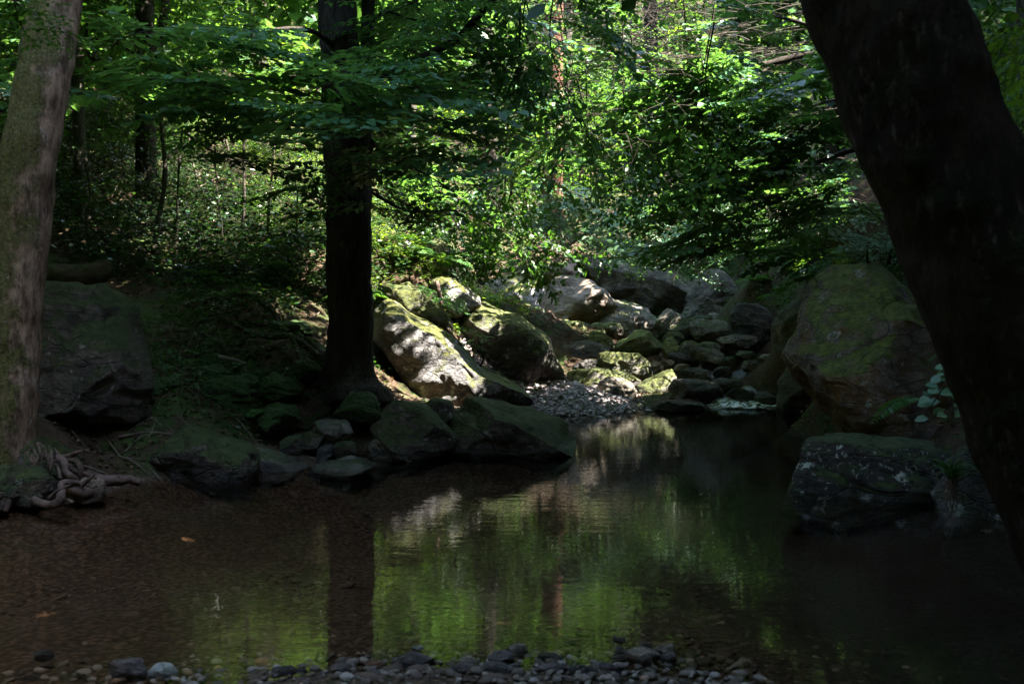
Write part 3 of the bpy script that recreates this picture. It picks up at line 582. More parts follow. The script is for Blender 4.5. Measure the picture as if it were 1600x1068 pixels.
def scatter_pebbles(name, label, xs, ys, zs, sz, mat, seed, fine=False):
    rng = np.random.default_rng(seed); n = len(xs); bv, bf = (IV2, IF2) if fine else (IV, IF)
    s = np.stack([sz * rng.uniform(.7, 1.35, n), sz * rng.uniform(.7, 1.2, n), sz * rng.uniform(.35, .75, n)], -1)
    a = rng.uniform(0, 6.28, n); v = bv[None] * s[:, None, :]
    v = v * (1 + .18 * rng.normal(size=(n, len(bv), 1)) * (.5 if fine else 1))
    x = v[..., 0] * np.cos(a)[:, None] - v[..., 1] * np.sin(a)[:, None]; y = v[..., 0] * np.sin(a)[:, None] + v[..., 1] * np.cos(a)[:, None]
    tl = rng.normal(0, .25, n)[:, None]; z = v[..., 2] + tl * x
    v = np.stack([x + xs[:, None], y + ys[:, None], z + zs[:, None]], -1).reshape(-1, 3)
    f = (bf[None] + (np.arange(n) * len(bv))[:, None, None]).reshape(-1, 3)
    return tag(link(name, mesh(name, v, [f], [mat], smooth=fine)), label, None, None, 'stuff')
def pebble_mat(name, stops, wet=.0):
    s = NT(name); r = s.n('ShaderNodeNewGeometry').outputs['Random Per Island']; n = s.noise(s.coord('World'), 30, 5, .7)
    c = s.ramp(r, stops); c = s.mix(s.math('MULTIPLY', n, .5), c, (.03, .025, .02))
    s.bsdf(c, .75, s.bump(n, .4, .01), .35); return s.m
M['gravel'] = pebble_mat('gravel_pebbles', [(0, (.13, .10, .10)), (.4, (.29, .23, .235)), (.8, (.44, .37, .38)), (1, (.58, .52, .53))])
M['bedpeb'] = pebble_mat('bed_pebbles', [(0, (.05, .028, .019)), (.6, (.085, .049, .034)), (.94, (.13, .08, .06)), (1, (.28, .21, .17))])
M['shorepeb'] = pebble_mat('shore_pebble_mix', [(0, (.05, .036, .03)), (.4, (.13, .098, .08)), (.75, (.22, .175, .155)), (.93, (.34, .30, .28)), (1, (.36, .19, .12))])
rng = np.random.default_rng(5)
# gravel bar: a low hump beside the mossy boulder
def bar_h(x, y):
    u = (x - .5) / 1.35; w = (y - 15.0) / 1.0
    return np.maximum(0, 1 - u * u - w * w) ** .8 * .24
n = 9000; x = rng.uniform(-1.1, 2.0, n); y = rng.uniform(13.6, 16.3, n); h = bar_h(x, y); k = (h > .004) | (rng.uniform(0, 1, n) < .12)
x, y, h = x[k], y[k], h[k]; g = hz0(x, y)
scatter_pebbles('gravel', 'pale pinkish gravel bar heaped at the foot of the mossy boulder', x, y, np.maximum(g, -.03) + h, .022 * np.exp(rng.normal(0, .45, len(x))), M['gravel'], 6)
gx, gy = np.meshgrid(np.linspace(-1.0, 1.9, 60), np.linspace(13.9, 16.1, 50)); hh = bar_h(gx, gy).ravel(); gg = np.maximum(hz0(gx, gy), -.03)
i_ = np.arange(49)[:, None] * 60; j_ = np.arange(59)[None, :]; ff = np.stack([i_ + j_, i_ + j_ + 1, i_ + 61 + j_, i_ + 60 + j_], -1).reshape(-1, 4)
tag(link('gravel_bar', mesh('gravel_bar', np.stack([gx.ravel(), gy.ravel(), gg + hh - .02 - .1 * (hh < .002)], -1), [ff], [R_stone])), 'sandy core of the gravel bar', None, None, 'structure')
# drowned and half-drowned pebbles across the shallow pool bed
n = 6500; y = 3.75 + 7 * rng.uniform(0, 1, n) ** 1.5; x = rng.uniform(-1, 1, n) * (y * .52 + .2); g = hz0(x, y); k = (g < .02) & (x < 1.2 + 1.2 * rng.uniform(0, 1, n) ** 3); x, y, g = x[k], y[k], g[k]
sz = .012 * np.exp(rng.normal(0, .5, len(x))); scatter_pebbles('streambed_pebbles', 'brown pebbles covering the shallow bed of the pool', x, y, g - sz * .1, np.minimum(sz, .05), M['bedpeb'], 7, True)
n = 1000; x = rng.uniform(-2.3, 1.0, n); y = rng.uniform(3.5, 4.3, n); g = hz0(x, y); k = (g > -.05) & (x > -1.25 - .9 * rng.uniform(0, 1, n)); x, y, g = x[k], y[k], g[k]
scatter_pebbles('shore_pebbles', 'small wet pebbles filling the gaps between shore stones', x, y, g + .008, np.minimum(.015 * np.exp(rng.normal(0, .4, len(x))), .028), M['shorepeb'], 8, True)

def shore_stone(px0, py0, px1, py1, mat, label, seed, group='stones along the near edge of the pool', base=None):
    by = py1 if base is None else base
    Y = min(4.9, 2240 / max(by - 490, 60)); Y = max(Y, 3.95)
    wd = (px1 - px0) / 1600 * Y
    return outline_rock('shore_stone', label, blob(px0, py0, px1, py1, seed, 2.3, random.uniform(-.2, .2)), Y, wd * .75, seed, mat, .1, .06, 9, 72, 26, 2.3, group, 'stone', .25)
random.seed(4)
NAMED = [(228, 1037, 280, 1072, R_stonew, 'whitish rounded stone alone at the pool edge, palest of all'), (166, 1031, 232, 1062, R_stoned, 'purplish sunken stone beside the whitish one'), (24, 1052, 62, 1074, R_stoned, 'blue-black wedge stone farthest along the edge'),
    (98, 1050, 130, 1074, R_stone, 'tan stone with a green leaf scrap near the whitish stone'), (48, 1016, 84, 1030, R_stoned, 'lone flat stone breaking the water near the corner'), (126, 1056, 154, 1074, R_stone, 'small grey stone between tan stone and purplish stone'),
    (536, 1052, 564, 1072, R_stonew, 'bluish-white cobble in the stone row'), (626, 1060, 652, 1080, R_stonew, 'half-seen white cobble at the bottom edge'), (643, 1008, 662, 1017, R_stonew, 'tiny pale stone poking from the pool'),
    (614, 1020, 680, 1044, R_stoned, 'long dark stone with purple sheen beyond the row'), (568, 1030, 602, 1046, R_stoner, 'reddish-brown flat stone where the trunk reflection ends'), (512, 1036, 552, 1052, R_stoned, 'dark humped stone by the trunk reflection'),
    (716, 1024, 744, 1044, R_stone, 'brown egg-shaped stone standing up in the row'), (704, 1036, 734, 1060, R_stoned, 'black rounded stone leaning on the egg-shaped one'), (744, 1034, 816, 1070, R_stoned, 'largest dark stone in the row with a pale top'),
    (762, 1017, 802, 1040, R_stoned, 'dark stone behind the largest one'), (794, 1006, 828, 1023, R_stone, 'smooth brown stone set back in the water'), (787, 1012, 799, 1022, R_stoner, 'little orange-pink stone touching the smooth brown one'),
    (838, 1020, 882, 1033, R_stoned, 'thin black stone just awash beyond the row'), (838, 1036, 886, 1058, R_stoned, 'bluish stone with a pale blue patch'), (884, 1038, 924, 1058, R_stoned, 'round-backed black stone beside the bluish one'),
    (918, 1034, 978, 1058, R_stoned, 'long slate-coloured stone with ribbed face'), (916, 1038, 930, 1048, R_stoner, 'small orange chip resting on the slate-coloured stone'), (996, 1044, 1028, 1068, R_stone, 'olive wedge stone on its own past the row'),
    (976, 1012, 1034, 1034, R_stone, 'flat brown slab on top of the outlying cluster'), (958, 1006, 980, 1026, R_stone, 'yellowish round stone at one end of the outlying cluster'), (1020, 1006, 1058, 1028, R_stone, 'dull brown stone at the other end of the outlying cluster'), (996, 1022, 1020, 1040, R_stoned, 'dark stone below the slab of the cluster'), (1032, 1020, 1058, 1036, R_stoned, 'wet grey stone at the foot of the cluster'), (998, 1002, 1020, 1012, R_stone, 'small brown stone capping the cluster'), (954, 1022, 976, 1034, R_stone, 'small brownish stone sinking beside the cluster'),
    (762, 1056, 796, 1080, R_stone, 'grey-brown cobble in front of the largest dark stone'), (400, 1050, 430, 1064, R_stoned, 'flat violet stone at the leafy reflection'), (424, 1040, 462, 1054, R_stoned, 'thin dark stone beyond the flat violet one'), (456, 1054, 516, 1076, R_stoned, 'long low black stone starting the row'), (884, 1000, 900, 1006, R_stoned, 'tiny dark stone far out in the pool'), (956, 994, 978, 1003, R_stoned, 'little bluish stone farthest out in the pool')]
for i, (a, b, c, d, mt, lab) in enumerate(NAMED): shore_stone(a, b, c, d, mt, lab, 300 + i)
# the anonymous cobbles that fill the row
for i in range(58):
    px = random.uniform(390, 970); py = random.uniform(1040, 1062); w = random.uniform(9, 24); hgt = w * random.uniform(.35, .62)
    shore_stone(px, py, px + w, py + hgt, random.choice([R_stone, R_stoned, R_stoned]), 'small dull cobble packed into the wet stone row', 400 + i)

# ------------------------------------------------------------------ leaves
def make_tmpl(seed, nside=12, leaf=.07, gap=.042, droop=.16, width=.5, jit=.25, taper=.75):
    """a flat beech-like spray along +X, unit length: leaf arrays and twig mesh"""
    r = np.random.default_rng(seed); pos, dr, nr, ln = [], [], [], []; tw = []
    wob = r.uniform(-.05, .05, 3)
    def main(t): return np.array((t, wob[0] * sin(3 * t) + wob[1] * sin(7 * t), -droop * t * t))
    tt = np.linspace(0, 1, 6); tw.append(tube(np.array([main(t) for t in tt]), np.linspace(.007, .002, 6), 3, cap=False))
    def add(p, d, l):
        nn = np.array((0, 0, 1.)) + r.normal(0, jit, 3); pos.append(p); dr.append(d); nr.append(nn); ln.append(l)
    for i in range(nside):
        t = (i + .7) / (nside + .6); sd = 1 if i % 2 else -1; p0 = main(t)
        L = width * (sin(pi * min(1, .18 + .8 * t)) ** taper) * r.uniform(.75, 1.1); an = sd * radians(r.uniform(38, 62))
        d = np.array((cos(an), sin(an), r.uniform(-.15, .05))); n = max(2, int(L / gap)); dr_ = r.uniform(.05, .25)
        q = [p0 + d * (L * k / n) + np.array((0, 0, -dr_ * (L * k / n) ** 2)) for k in range(n + 1)]
        tw.append(tube(np.array([q[0], q[n // 2 if n > 2 else 1], q[-1]]), (.003, .002, .001), 3, cap=False))
        for k in range(1, n + 1):
            s2 = 1 if k % 2 else -1; a2 = an + s2 * radians(r.uniform(25, 60)) * (0.3 if k == n else 1)
            add(q[k], np.array((cos(a2), sin(a2), r.uniform(-.45, .05))), leaf * r.uniform(.65, 1.2))
    for k in range(7):
        t = .72 + .28 * k / 6; a2 = (1 if k % 2 else -1) * radians(r.uniform(15, 55)); add(main(t), np.array((cos(a2), sin(a2), -.2)), leaf * r.uniform(.7, 1.1))
    tv, tf = merge(tw)
    return dict(p=np.array(pos), d=np.array(dr), n=np.array(nr), l=np.array(ln), tv=tv, tf=tf)
TB = [make_tmpl(i) for i in range(7)]                                   # broad beech sprays
TF = [make_tmpl(20 + i, 10, .075, .05, .3, .42, .6) for i in range(6)]  # looser
TS = [make_tmpl(40 + i, 9, .045, .03, .1, .5, .8) for i in range(6)]    # small-leaved shrub
TC = [make_tmpl(60 + i, 8, .15, .10, .2, .6, .6) for i in range(5)]     # coarse, for crowns and far woods

BEAMS = []      # clearings in the canopy: (target, direction to the light, radius, distance kept clear from)
def rot(head, pitch, roll):
    ch, sh, cp, sp, cr, sr = cos(head), sin(head), cos(pitch), sin(pitch), cos(roll), sin(roll)
    Rz = np.array(((ch, -sh, 0), (sh, ch, 0), (0, 0, 1))); Ry = np.array(((cp, 0, -sp), (0, 1, 0), (sp, 0, cp))); Rx = np.array(((1, 0, 0), (0, cr, -sr), (0, sr, cr)))
    return Rz @ Ry @ Rx     # pitch > 0 lifts the tip

class Foliage:
    def __init__(s): s.a = []; s.t = []; s.k = 0; s.extra = []
    def spray(s, o, head, pitch, roll, scale, tm, lscale=1.0, twig=True):
        R = rot(head, pitch, roll); o = np.asarray(o, float)
        s.a.append((o + scale * tm['p'] @ R.T, tm['d'] @ R.T, tm['n'] @ R.T, tm['l'] * scale * lscale))
        if twig: s.t.append((o + scale * tm['tv'] @ R.T, tm['tf']))
    def leaves(s, p, d, n, l): s.a.append((p, d, n, l))
    def stick(s, pts, r0, r1, seg=5, k=8): s.t.append(tube(resample(pts, k), np.linspace(r0, r1, k), seg, cap=False))
    def build(s, name, parent, mat, gaps=True, quad=False, seed=0, wide=.3, twigmat=None):
        r = np.random.default_rng(seed); p, d, n, l = (np.concatenate([x[i] for x in s.a]) for i in range(4))
        if gaps:
            k = np.ones(len(p), bool)
            for tg, dr, rad, t0 in BEAMS:
                q = p - tg; t = q @ dr; perp = np.linalg.norm(q - t[:, None] * dr, axis=1); k &= ~((perp < rad * (1 + .25 * vnoise(p * 1.3, 5))) & (t > t0))
            p, d, n, l = p[k], d[k], n[k], l[k]
        d = d / (np.linalg.norm(d, axis=1)[:, None] + 1e-9); b = np.cross(n, d); b /= np.linalg.norm(b, axis=1)[:, None] + 1e-9; u = np.cross(d, b)
        L = l[:, None]; c = r.uniform(-.06, .12, len(p))[:, None] * L; N = len(p); tip = p + d * L - u * L * r.uniform(0, .15, (N, 1))
        if quad:
            m = p + d * L * .5; v = np.stack([p, m + b * L * wide + u * c, tip, m - b * L * wide + u * c], 1).reshape(-1, 3); f = np.arange(N * 4).reshape(N, 4)
        else:
            v = np.stack([p, p + d * L * .32 + b * L * wide + u * c, p + d * L * .7 + b * L * wide * .85 + u * c, tip, p + d * L * .7 - b * L * wide * .85 + u * c, p + d * L * .32 - b * L * wide + u * c], 1).reshape(-1, 3)
            i = (np.arange(N) * 6)[:, None]; f = np.vstack([i + np.array((0, 1, 2, 3)), i + np.array((0, 3, 4, 5))])
        mi = np.zeros(len(f), int); mats = [mat]
        if s.t:
            tv, tf = merge(s.t)
            if gaps and BEAMS:
                pass
            f = np.vstack([f, tf + len(v)]); v = np.vstack([v, tv]); mi = np.concatenate([mi, np.ones(len(tf), int)]); mats.append(twigmat or M['twig'])
        return part(name, v, [f], mats, parent, mi, smooth=False) if parent is not None else link(name, mesh(name, v, [f], mats, mi, False))

def beam(px, py, Y, rad, keep, d=SUN): BEAMS.append((P(px, py, Y), np.asarray(d) / np.linalg.norm(d), rad, keep))
# sunlit openings
beam(625, 420, 14.6, .9, .35); beam(645, 490, 13.2, .5, .3); beam(655, 555, 12.4, .6, .3); beam(705, 585, 12.3, .42, .3); beam(600, 395, 14.8, 1.05, .3); beam(690, 450, 14.8, .35, .3)
beam(640, 330, 16.5, .8, 1.2)
beam(760, 470, 15.5, .5, .8); beam(810, 190, 17, .5, .6)
beam(300, 215, 21, .8, .5); beam(325, 300, 20, .95, .5); beam(285, 290, 20, .5, .5); beam(375, 250, 20, .8, .5); beam(430, 320, 18.5, .75, .5); beam(385, 320, 19, .6, .4); beam(260, 250, 20, .5, .5); beam(460, 190, 25, 2.0, 1.5); beam(480, 290, 21, .9, .8); beam(500, 250, 22, .8, .8); beam(440, 140, 26, 1.6, 1.2); beam(330, 220, 23, 1.0, 1); beam(250, 245, 20, .5, 1)
beam(1100, 60, 26, 3.2, 2); beam(960, 80, 26, 2.5, 2); beam(1200, 100, 20, 1.8, 1.2); beam(1180, 270, 15.5, 1.7, .6); beam(1120, 380, 16, .8, .8); beam(1000, 70, 12.5, 1.7, .6); beam(880, 60, 12, .8, .8); beam(1080, 200, 15, 1.6, .6); beam(700, 130, 12.5, .8, .6); beam(420, 120, 10, .5, .5); beam(900, 180, 28, 2., 1.5)
beam(680, 220, 26, 2, 1.5); beam(600, 60, 30, 2, 2); beam(730, 50, 30, 1.8, 2)
UPV = (.12, .1, 1)
beam(880, 600, 15.5, 1.4, 4.2, UPV); beam(930, 320, 18, 1.6, 2.0, UPV); beam(960, 520, 19.5, 2.3, 4.0, UPV); beam(860, 460, 21, 1.7, 3.5, (.0, -.15, 1)); beam(700, 580, 13.5, .9, 2.0, (.2, -.1, 1))

beam(380, 660, 9, 2.0, 5.2, (-.30, -.45, 1)); beam(20, 600, 7.6, 1.5, 4.5, (.05, -.5, 1)); beam(30, 350, 7.6, 2.3, 3.4, (.4, -.6, .75)); beam(500, 1010, 4.6, 1.5, 4.5, (-.25, .1, 1)); beam(1000, 700, 11, 1.7, 5.2, (.0, .4, 1)); beam(1180, 230, 15, 2.4, 2.6, (-.1, .0, 1)); beam(980, 120, 14, 2.0, 2.4, (-.05, .1, 1)); beam(760, 150, 14.5, 1.5, 2.4, (-.1, .2, 1)); beam(640, 150, 10.5, 1.3, 2.5, (-.2, -.3, 1)); beam(1330, 430, 9.4, 1.35, 3.2, (-.35, .0, 1)); beam(480, 150, 9.6, 1.6, 3, (-.2, -.3, 1))
SHADED = [(30, 500, 7.8, 1.0), (30, 200, 7.9, 1.0), (130, 540, 8.5, 1.3), (330, 560, 11, 1.4), (450, 650, 10, 1.3), (700, 660, 10.2, 1.2), (1340, 560, 9.2, 1.4), (1350, 740, 7.8, 1.3), (1500, 500, 3.1, 1.2), (1450, 150, 3.2, 1.0), (300, 900, 5.5, 1.6), (1000, 900, 6, 1.6), (700, 1040, 4.1, 1.3), (300, 430, 14, 1.5), (300, 520, 12.3, 1.7), (350, 400, 15.5, 1.5), (230, 390, 15, 1.5), (180, 300, 17, 1.6), (440, 400, 15.5, 1.0), (850, 480, 21, 1.4), (460, 450, 13.5, 1.0), (860, 500, 16, 1.0), (560, 640, 11.5, .9), (790, 640, 10.5, .9), (880, 620, 15.2, 1.3), (1450, 760, 7.5, 1.2), (60, 60, 8, .9), (430, 540, 11.5, 1.2), (545, 300, 11, 1.2), (545, 560, 11, .9)]
def shade_sprays(F, rng, n=40):  # leaf sprays added out of view along the sun's path to shade chosen spots
    for a, b, Y, r in SHADED:
        w = P(a, b, Y); t0 = max(7.5, (7.2 - w[2]) / SUN[2])
        for _ in range(n):
            F.spray(w + SUN * rng.uniform(t0, t0 + 4) + rng.normal(0, r * .6, 3), rng.uniform(0, 6.28), rng.uniform(-.4, .3), rng.normal(0, .3), rng.uniform(1.6, 2.5), TC[rng.integers(5)], 1.0, False)
def catmull_tree_pts(p, Y=None): return np.array([P(a, b, c) for a, b, c in p])
def trunk(parent, pts, radii, mat, name='trunk', seg=28, k=70, noise=.02, nf=3, flare=0., seed=1, lobes=5, fh=.5):
    q = resample(pts, k); rr = np.interp(np.linspace(0, 1, k), np.linspace(0, 1, len(radii)), radii); z0 = q[0][2]
    fl = None
    if flare:
        ph = random.Random(seed).uniform(0, 6)
        fl = lambda p, th: 1 + (np.exp(-np.maximum(p[:, 2] - z0, 0) / fh)[:, None]) * flare * (1 + .75 * np.cos(lobes * th + ph)[None, :] + .35 * np.cos(3 * th + 2 * ph)[None, :])
    v, f = tube(q, rr, seg, noise, nf, seed, fl)
    return part(name, v, [f], [mat], parent)

def root(parent, path, r0, r1, mat, follow=True, k=26, seed=0, name='root', lift=.02):
    q = resample(path, k)
    if follow: q[:, 2] = hz(q[:, 0], q[:, 1]) + lift * np.linspace(2.5, .3, k)
    q = q + .02 * np.stack([fbm(q * 3, 2, seed), fbm(q * 3, 2, seed + 3), .5 * fbm(q * 3, 2, seed + 5)], -1)
    v, f = tube(q, np.linspace(r0, r1, k) * (1 + .2 * fbm(q * 6, 2, seed)), 8, .006, 12, seed)
    return part(name, v, [f], [mat], parent)

def crown_cloud(F, rng, c, r, n, tm, s, shell=.35, droop=(-.5, .25), ls=1.0, twig=True):
    """sprays spread through an uneven ellipsoid, leaning outward"""
    c = np.array(c); r = np.array(r)
    for _ in range(n):
        d = rng.normal(size=3); d /= np.linalg.norm(d); q = c + d * r * (shell + (1 - shell) * rng.uniform(0, 1) ** .6) * (1 + .3 * vnoise((d * 2.2 + c)[None], 3)[0])
        F.spray(q, atan2(d[1], d[0]) + rng.normal(0, .7), rng.uniform(*droop), rng.normal(0, .35), s * rng.uniform(.7, 1.25), tm[rng.integers(len(tm))], ls, twig)

def canopy(F, rng, x0, x1, y0, y1, z0, z1, n, s=2.4):
    """high roof of a crown above the picture"""
    for _ in range(n):
        F.spray((rng.uniform(x0, x1), rng.uniform(y0, y1), rng.uniform(z0, z1)), rng.uniform(0, 6.28), rng.uniform(-.5, .3), rng.normal(0, .4), s * rng.uniform(.7, 1.2), TC[rng.integers(5)], 1.0, False)

def px_sprays(F, rng, n, box, Yr, s, tm, pitch=(-.35, .15), roll=.25, head=None, lim=None, ls=1.0):
    """sprays at random through a box of space given by its picture bounds and depth range"""
    for _ in range(n):
        a, b, Y = rng.uniform(box[0], box[2]), rng.uniform(box[1], box[3]), rng.uniform(*Yr)
        if lim is not None and not lim(a, b): continue
        h = rng.uniform(0, 6.28) if head is None else rng.normal(*head)
        F.spray(P(a, b, Y), h, rng.uniform(*pitch), rng.normal(0, roll), s * rng.uniform(.65, 1.2), tm[rng.integers(len(tm))], ls)

# ------------------------------------------------------------------ the three near trees
rng = np.random.default_rng(11)
# leaning mossy tree on bare roots
b0 = P(12, 735, 7.75); t = thing('leaning_tree', 'leaning mossy tree with pinkish lichened bark growing on bare roots by the water', 'tree', b0)
trunk(t, catmull_tree_pts([(6, 790, 7.75), (12, 735, 7.75), (16, 640, 7.75), (22, 520, 7.8), (30, 380, 7.85), (46, 240, 7.9), (72, 100, 8), (92, -20, 8.1), (120, -220, 8.4), (140, -500, 9)]), (.25, .21, .195, .195, .20, .205, .20, .19, .18, .15), M['bark_left'], seg=56, k=160, noise=.022, nf=4, flare=.22, seed=3, fh=.25)
F = Foliage(); canopy(F, rng, -11, 1, 1, 12, 6.5, 11, 420)
px_sprays(F, rng, 7, (-40, -30, 30, 130), (6.5, 8.5), .8, TB); px_sprays(F, rng, 10, (-80, -20, 10, 200), (9, 11), 1.0, TB)
F.build('crown', t, M['canopy'], seed=1)
RZ = lambda a, b, Y: P(a / 5.935, 640 + b / 5.935, Y)        # pixels of the enlarged root detail
for i, (pp, r0, r1) in enumerate([([(260, 640, 7.5), (230, 700, 7.3), (300, 740, 7.22)], .035, .028), ([(300, 830, 7.2), (430, 880, 7.15), (530, 850, 7.15), (560, 760, 7.2), (555, 690, 7.3), (640, 670, 7.35), (740, 680, 7.4)], .032, .02),
        ([(540, 440, 7.6), (580, 500, 7.5), (590, 570, 7.45), (650, 610, 7.45), (700, 650, 7.5)], .03, .022), ([(660, 470, 7.6), (710, 470, 7.55), (745, 540, 7.5), (740, 610, 7.5)], .024, .022), ([(590, 450, 7.7), (660, 430, 7.6), (760, 385, 7.5)], .026, .016),
        ([(450, 815, 7.1), (540, 745, 7.1), (640, 705, 7.15)], .01, .007), ([(760, 680, 7.4), (830, 640, 7.4), (910, 580, 7.35)], .018, .006), ([(570, 820, 7.2), (620, 835, 7.2), (680, 860, 7.15)], .012, .006),
        ([(800, 590, 7.7), (920, 640, 7.75), (1100, 650, 7.8), (1200, 640, 7.85), (1300, 670, 7.9)], .045, .028), ([(560, 700, 7.4), (700, 740, 7.4), (800, 770, 7.45), (930, 700, 7.6)], .03, .03), ([(620, 480, 7.6), (700, 560, 7.55), (800, 590, 7.55), (880, 640, 7.55)], .02, .02),
        ([(430, 420, 7.6), (520, 530, 7.45), (560, 640, 7.4)], .018, .014), ([(-20, 860, 7.1), (60, 870, 7.1), (40, 950, 7.08)], .03, .02)]):
    root(t, [RZ(*q) for q in pp], r0 * 1.05, r1, M['root'], False, 30, i)
for i in range(16):      # fine hanging rootlets
    a = random.uniform(245, 520); b = random.uniform(300, 440)
    root(t, [RZ(a, b, 7.5), RZ(a + random.uniform(-60, 60), b + random.uniform(40, 110), 7.42), RZ(a + random.uniform(-60, 40), b + random.uniform(130, 220), 7.42)], .006, .004, M['root'], False, 10, i, 'rootlet')
outline_rock('root_mound', 'mossy earth mound over the roots of the leaning mossy tree', [(10, 770), (30, 700), (55, 675), (80, 690), (100, 715), (118, 745), (115, 775), (60, 790)], 7.85, .7, 88, R_shade, .2, .05, 4, cat='mound')

# twin-trunked dark tree in the middle
b0 = P(550, 612, 11.2); t = thing('twin_trunk_tree', 'tall dark tree with two close trunks rooted on the mossy bank', 'tree', b0)
trunk(t, catmull_tree_pts([(549, 640, 11.1), (549, 590, 11.2), (547, 480, 11.2), (544, 300, 11.2), (537, 150, 11.2), (525, 0, 11.2), (515, -160, 11.3), (500, -500, 11.5)]), (.30, .255, .235, .24, .235, .195, .18, .14), M['bark_dark'], seg=48, k=120, noise=.035, nf=2.2, flare=.5, seed=5, fh=.3)
trunk(t, catmull_tree_pts([(556, 430, 11.45), (562, 330, 11.45), (568, 220, 11.45), (572, 120, 11.5), (575, 0, 11.55), (577, -200, 11.6), (585, -450, 11.8)]), (.14, .13, .11, .085, .075, .07, .05), M['bark_dark'], 'trunk', 24, 70, .01, 4, 0, 6)
for pp, r0, r1 in [([(572, 130, 11.4), (610, 110, 11.1), (665, 88, 10.8), (720, 55, 10.6), (760, 10, 10.4), (830, -60, 10.4), (960, -120, 10.6)], .05, .028), ([(520, 70, 11), (490, 50, 10.6), (450, 45, 10.2), (400, 55, 9.8), (340, 62, 9.6)], .035, .012), ([(575, 215, 11.3), (610, 250, 11), (660, 270, 10.7), (710, 300, 10.6)], .022, .007), ([(560, 50, 11.4), (600, 20, 11), (640, 30, 10.8), (690, 35, 10.6)], .02, .008),
        ([(830, -60, 10.4), (1000, -40, 10.8), (1150, -60, 11.5)], .03, .015), ([(580, 300, 11.3), (640, 330, 11.2), (720, 330, 11.5), (780, 360, 12)], .02, .006)]:
    trunk(t, catmull_tree_pts(pp), (r0, r1), M['twig'], 'branch', 10, 40, .006, 6)
for i, (pp, r0, r1) in enumerate([([(540, 600), (490, 590), (430, 560), (380, 545), (330, 540)], .10, .02), ([(535, 590), (470, 545), (420, 535), (370, 515), (320, 505), (270, 510)], .09, .02), ([(530, 580), (460, 520), (420, 490), (370, 485), (300, 478), (240, 470)], .08, .018), ([(545, 610), (500, 640), (470, 665), (430, 650), (400, 640)], .08, .02),
        ([(560, 615), (585, 640), (610, 655), (640, 665)], .10, .03), ([(570, 605), (610, 620), (645, 640), (665, 655)], .09, .03), ([(535, 600), (480, 600), (440, 600), (400, 590), (350, 600), (300, 605)], .07, .015), ([(520, 570), (450, 500), (400, 465), (330, 460), (290, 450)], .06, .012), ([(420, 535), (400, 560), (360, 570), (310, 575), (250, 560)], .05, .012), ([(370, 515), (340, 530), (300, 545), (230, 540), (205, 530)], .05, .012), ([(540, 612), (520, 650), (520, 680), (545, 695)], .07, .02), ([(400, 500), (360, 497), (330, 520), (280, 525)], .035, .01), ([(470, 545), (440, 515), (395, 515), (350, 500), (310, 490)], .04, .01)]):
    Ys = [11.2] + [None] * (len(pp) - 1); q = []
    for j, (a, b) in enumerate(pp):     # slide along the sight line to the ground: the root lies on the bank there
        best = min(np.arange(8.5, 15, .1), key=lambda Y: abs((lambda w: w[2] - hz0([w[0]], [w[1]])[0])(P(a, b, Y)))); q.append(P(a, b, best if j else 11.15))
    root(t, q, r0 * .62, r1 * .7, M['root_moss'], True, 40, 20 + i, 'root', .01)
F = Foliage(); canopy(F, rng, -6, 5, 5, 17, 6.8, 11.5, 520); px_sprays(F, rng, 150, (300, -230, 1250, -40), (11, 17), 1.5, TF, (-.3, .2), .25, ls=1.2)
px_sprays(F, rng, 26, (330, 60, 610, 200), (8.6, 10.6), 1.05, TB, (-.15, .1), .12, ls=1.65)
px_sprays(F, rng, 10, (280, 200, 520, 250), (8.6, 10.4), .8, TB, (-.2, .1), .15, ls=1.5)
px_sprays(F, rng, 20, (130, 40, 380, 150), (8.8, 11.5), 1.05, TB, (-.15, .1), .12, ls=1.65)
px_sprays(F, rng, 20, (520, 110, 720, 260), (9.3, 10.7), 1.05, TB, (-.15, .1), .12, ls=1.65)
px_sprays(F, rng, 6, (500, 270, 680, 330), (9.6, 10.8), .8, TB, (-.3, .05), .15, ls=1.5)
px_sprays(F, rng, 30, (600, -40, 900, 80), (9.8, 12), 1.0, TB, (-.3, .1), .25, ls=1.35)
px_sprays(F, rng, 36, (620, 100, 860, 300), (11.2, 13), 1.0, TF, (-.6, 0), .3, ls=1.3)
Fh = F
for i in range(13):      # weeping branchlets
    a = rng.uniform(740, 1130); Y = rng.uniform(10, 13); top = rng.uniform(-120, 40); bot = rng.uniform(180, 400) if a > 860 else rng.uniform(120, 260)
    q = [P(a, top, Y), P(a + rng.uniform(-25, 30), top + (bot - top) * .5, Y + .1), P(a + rng.uniform(-20, 90), bot, Y + rng.uniform(-.3, .3))]
    Fh.stick(q, .011, .003, 5, 12); w = resample(q, 12)
    for j in range(2, 12, 2):
        Fh.spray(w[j], rng.uniform(0, 6.28), rng.uniform(-1.0, -.2), rng.normal(0, .35), rng.uniform(.5, .95), TF[rng.integers(6)], 1.35)
F.build('crown', t, M['beech'], seed=2)
# leaves hanging low over the bank and the stream, in deep shade
F = Foliage(); px_sprays(F, rng, 36, (850, -30, 1120, 330), (10.6, 12.4), 1.05, TF, (-.8, -.1), .25, ls=1.5, lim=lambda a, b: b < 330 - abs(a - 1010) * .9); px_sprays(F, rng, 80, (590, -30, 930, 260), (13, 16.5), 1.2, TB, (-.3, .1), .15, ls=1.75)
F.build('crown', t, M['beech'], seed=12)
F = Foliage(); px_sprays(F, rng, 120, (610, 270, 880, 440), (15.6, 17.6), 1.0, TF, (-1.0, -.2), .4, ls=1.3, lim=lambda a, b: b < 300 + (a - 600) * .62 and b < 425 - abs(a - 765) * .5)
F.build('crown', t, M['shade'], seed=3)

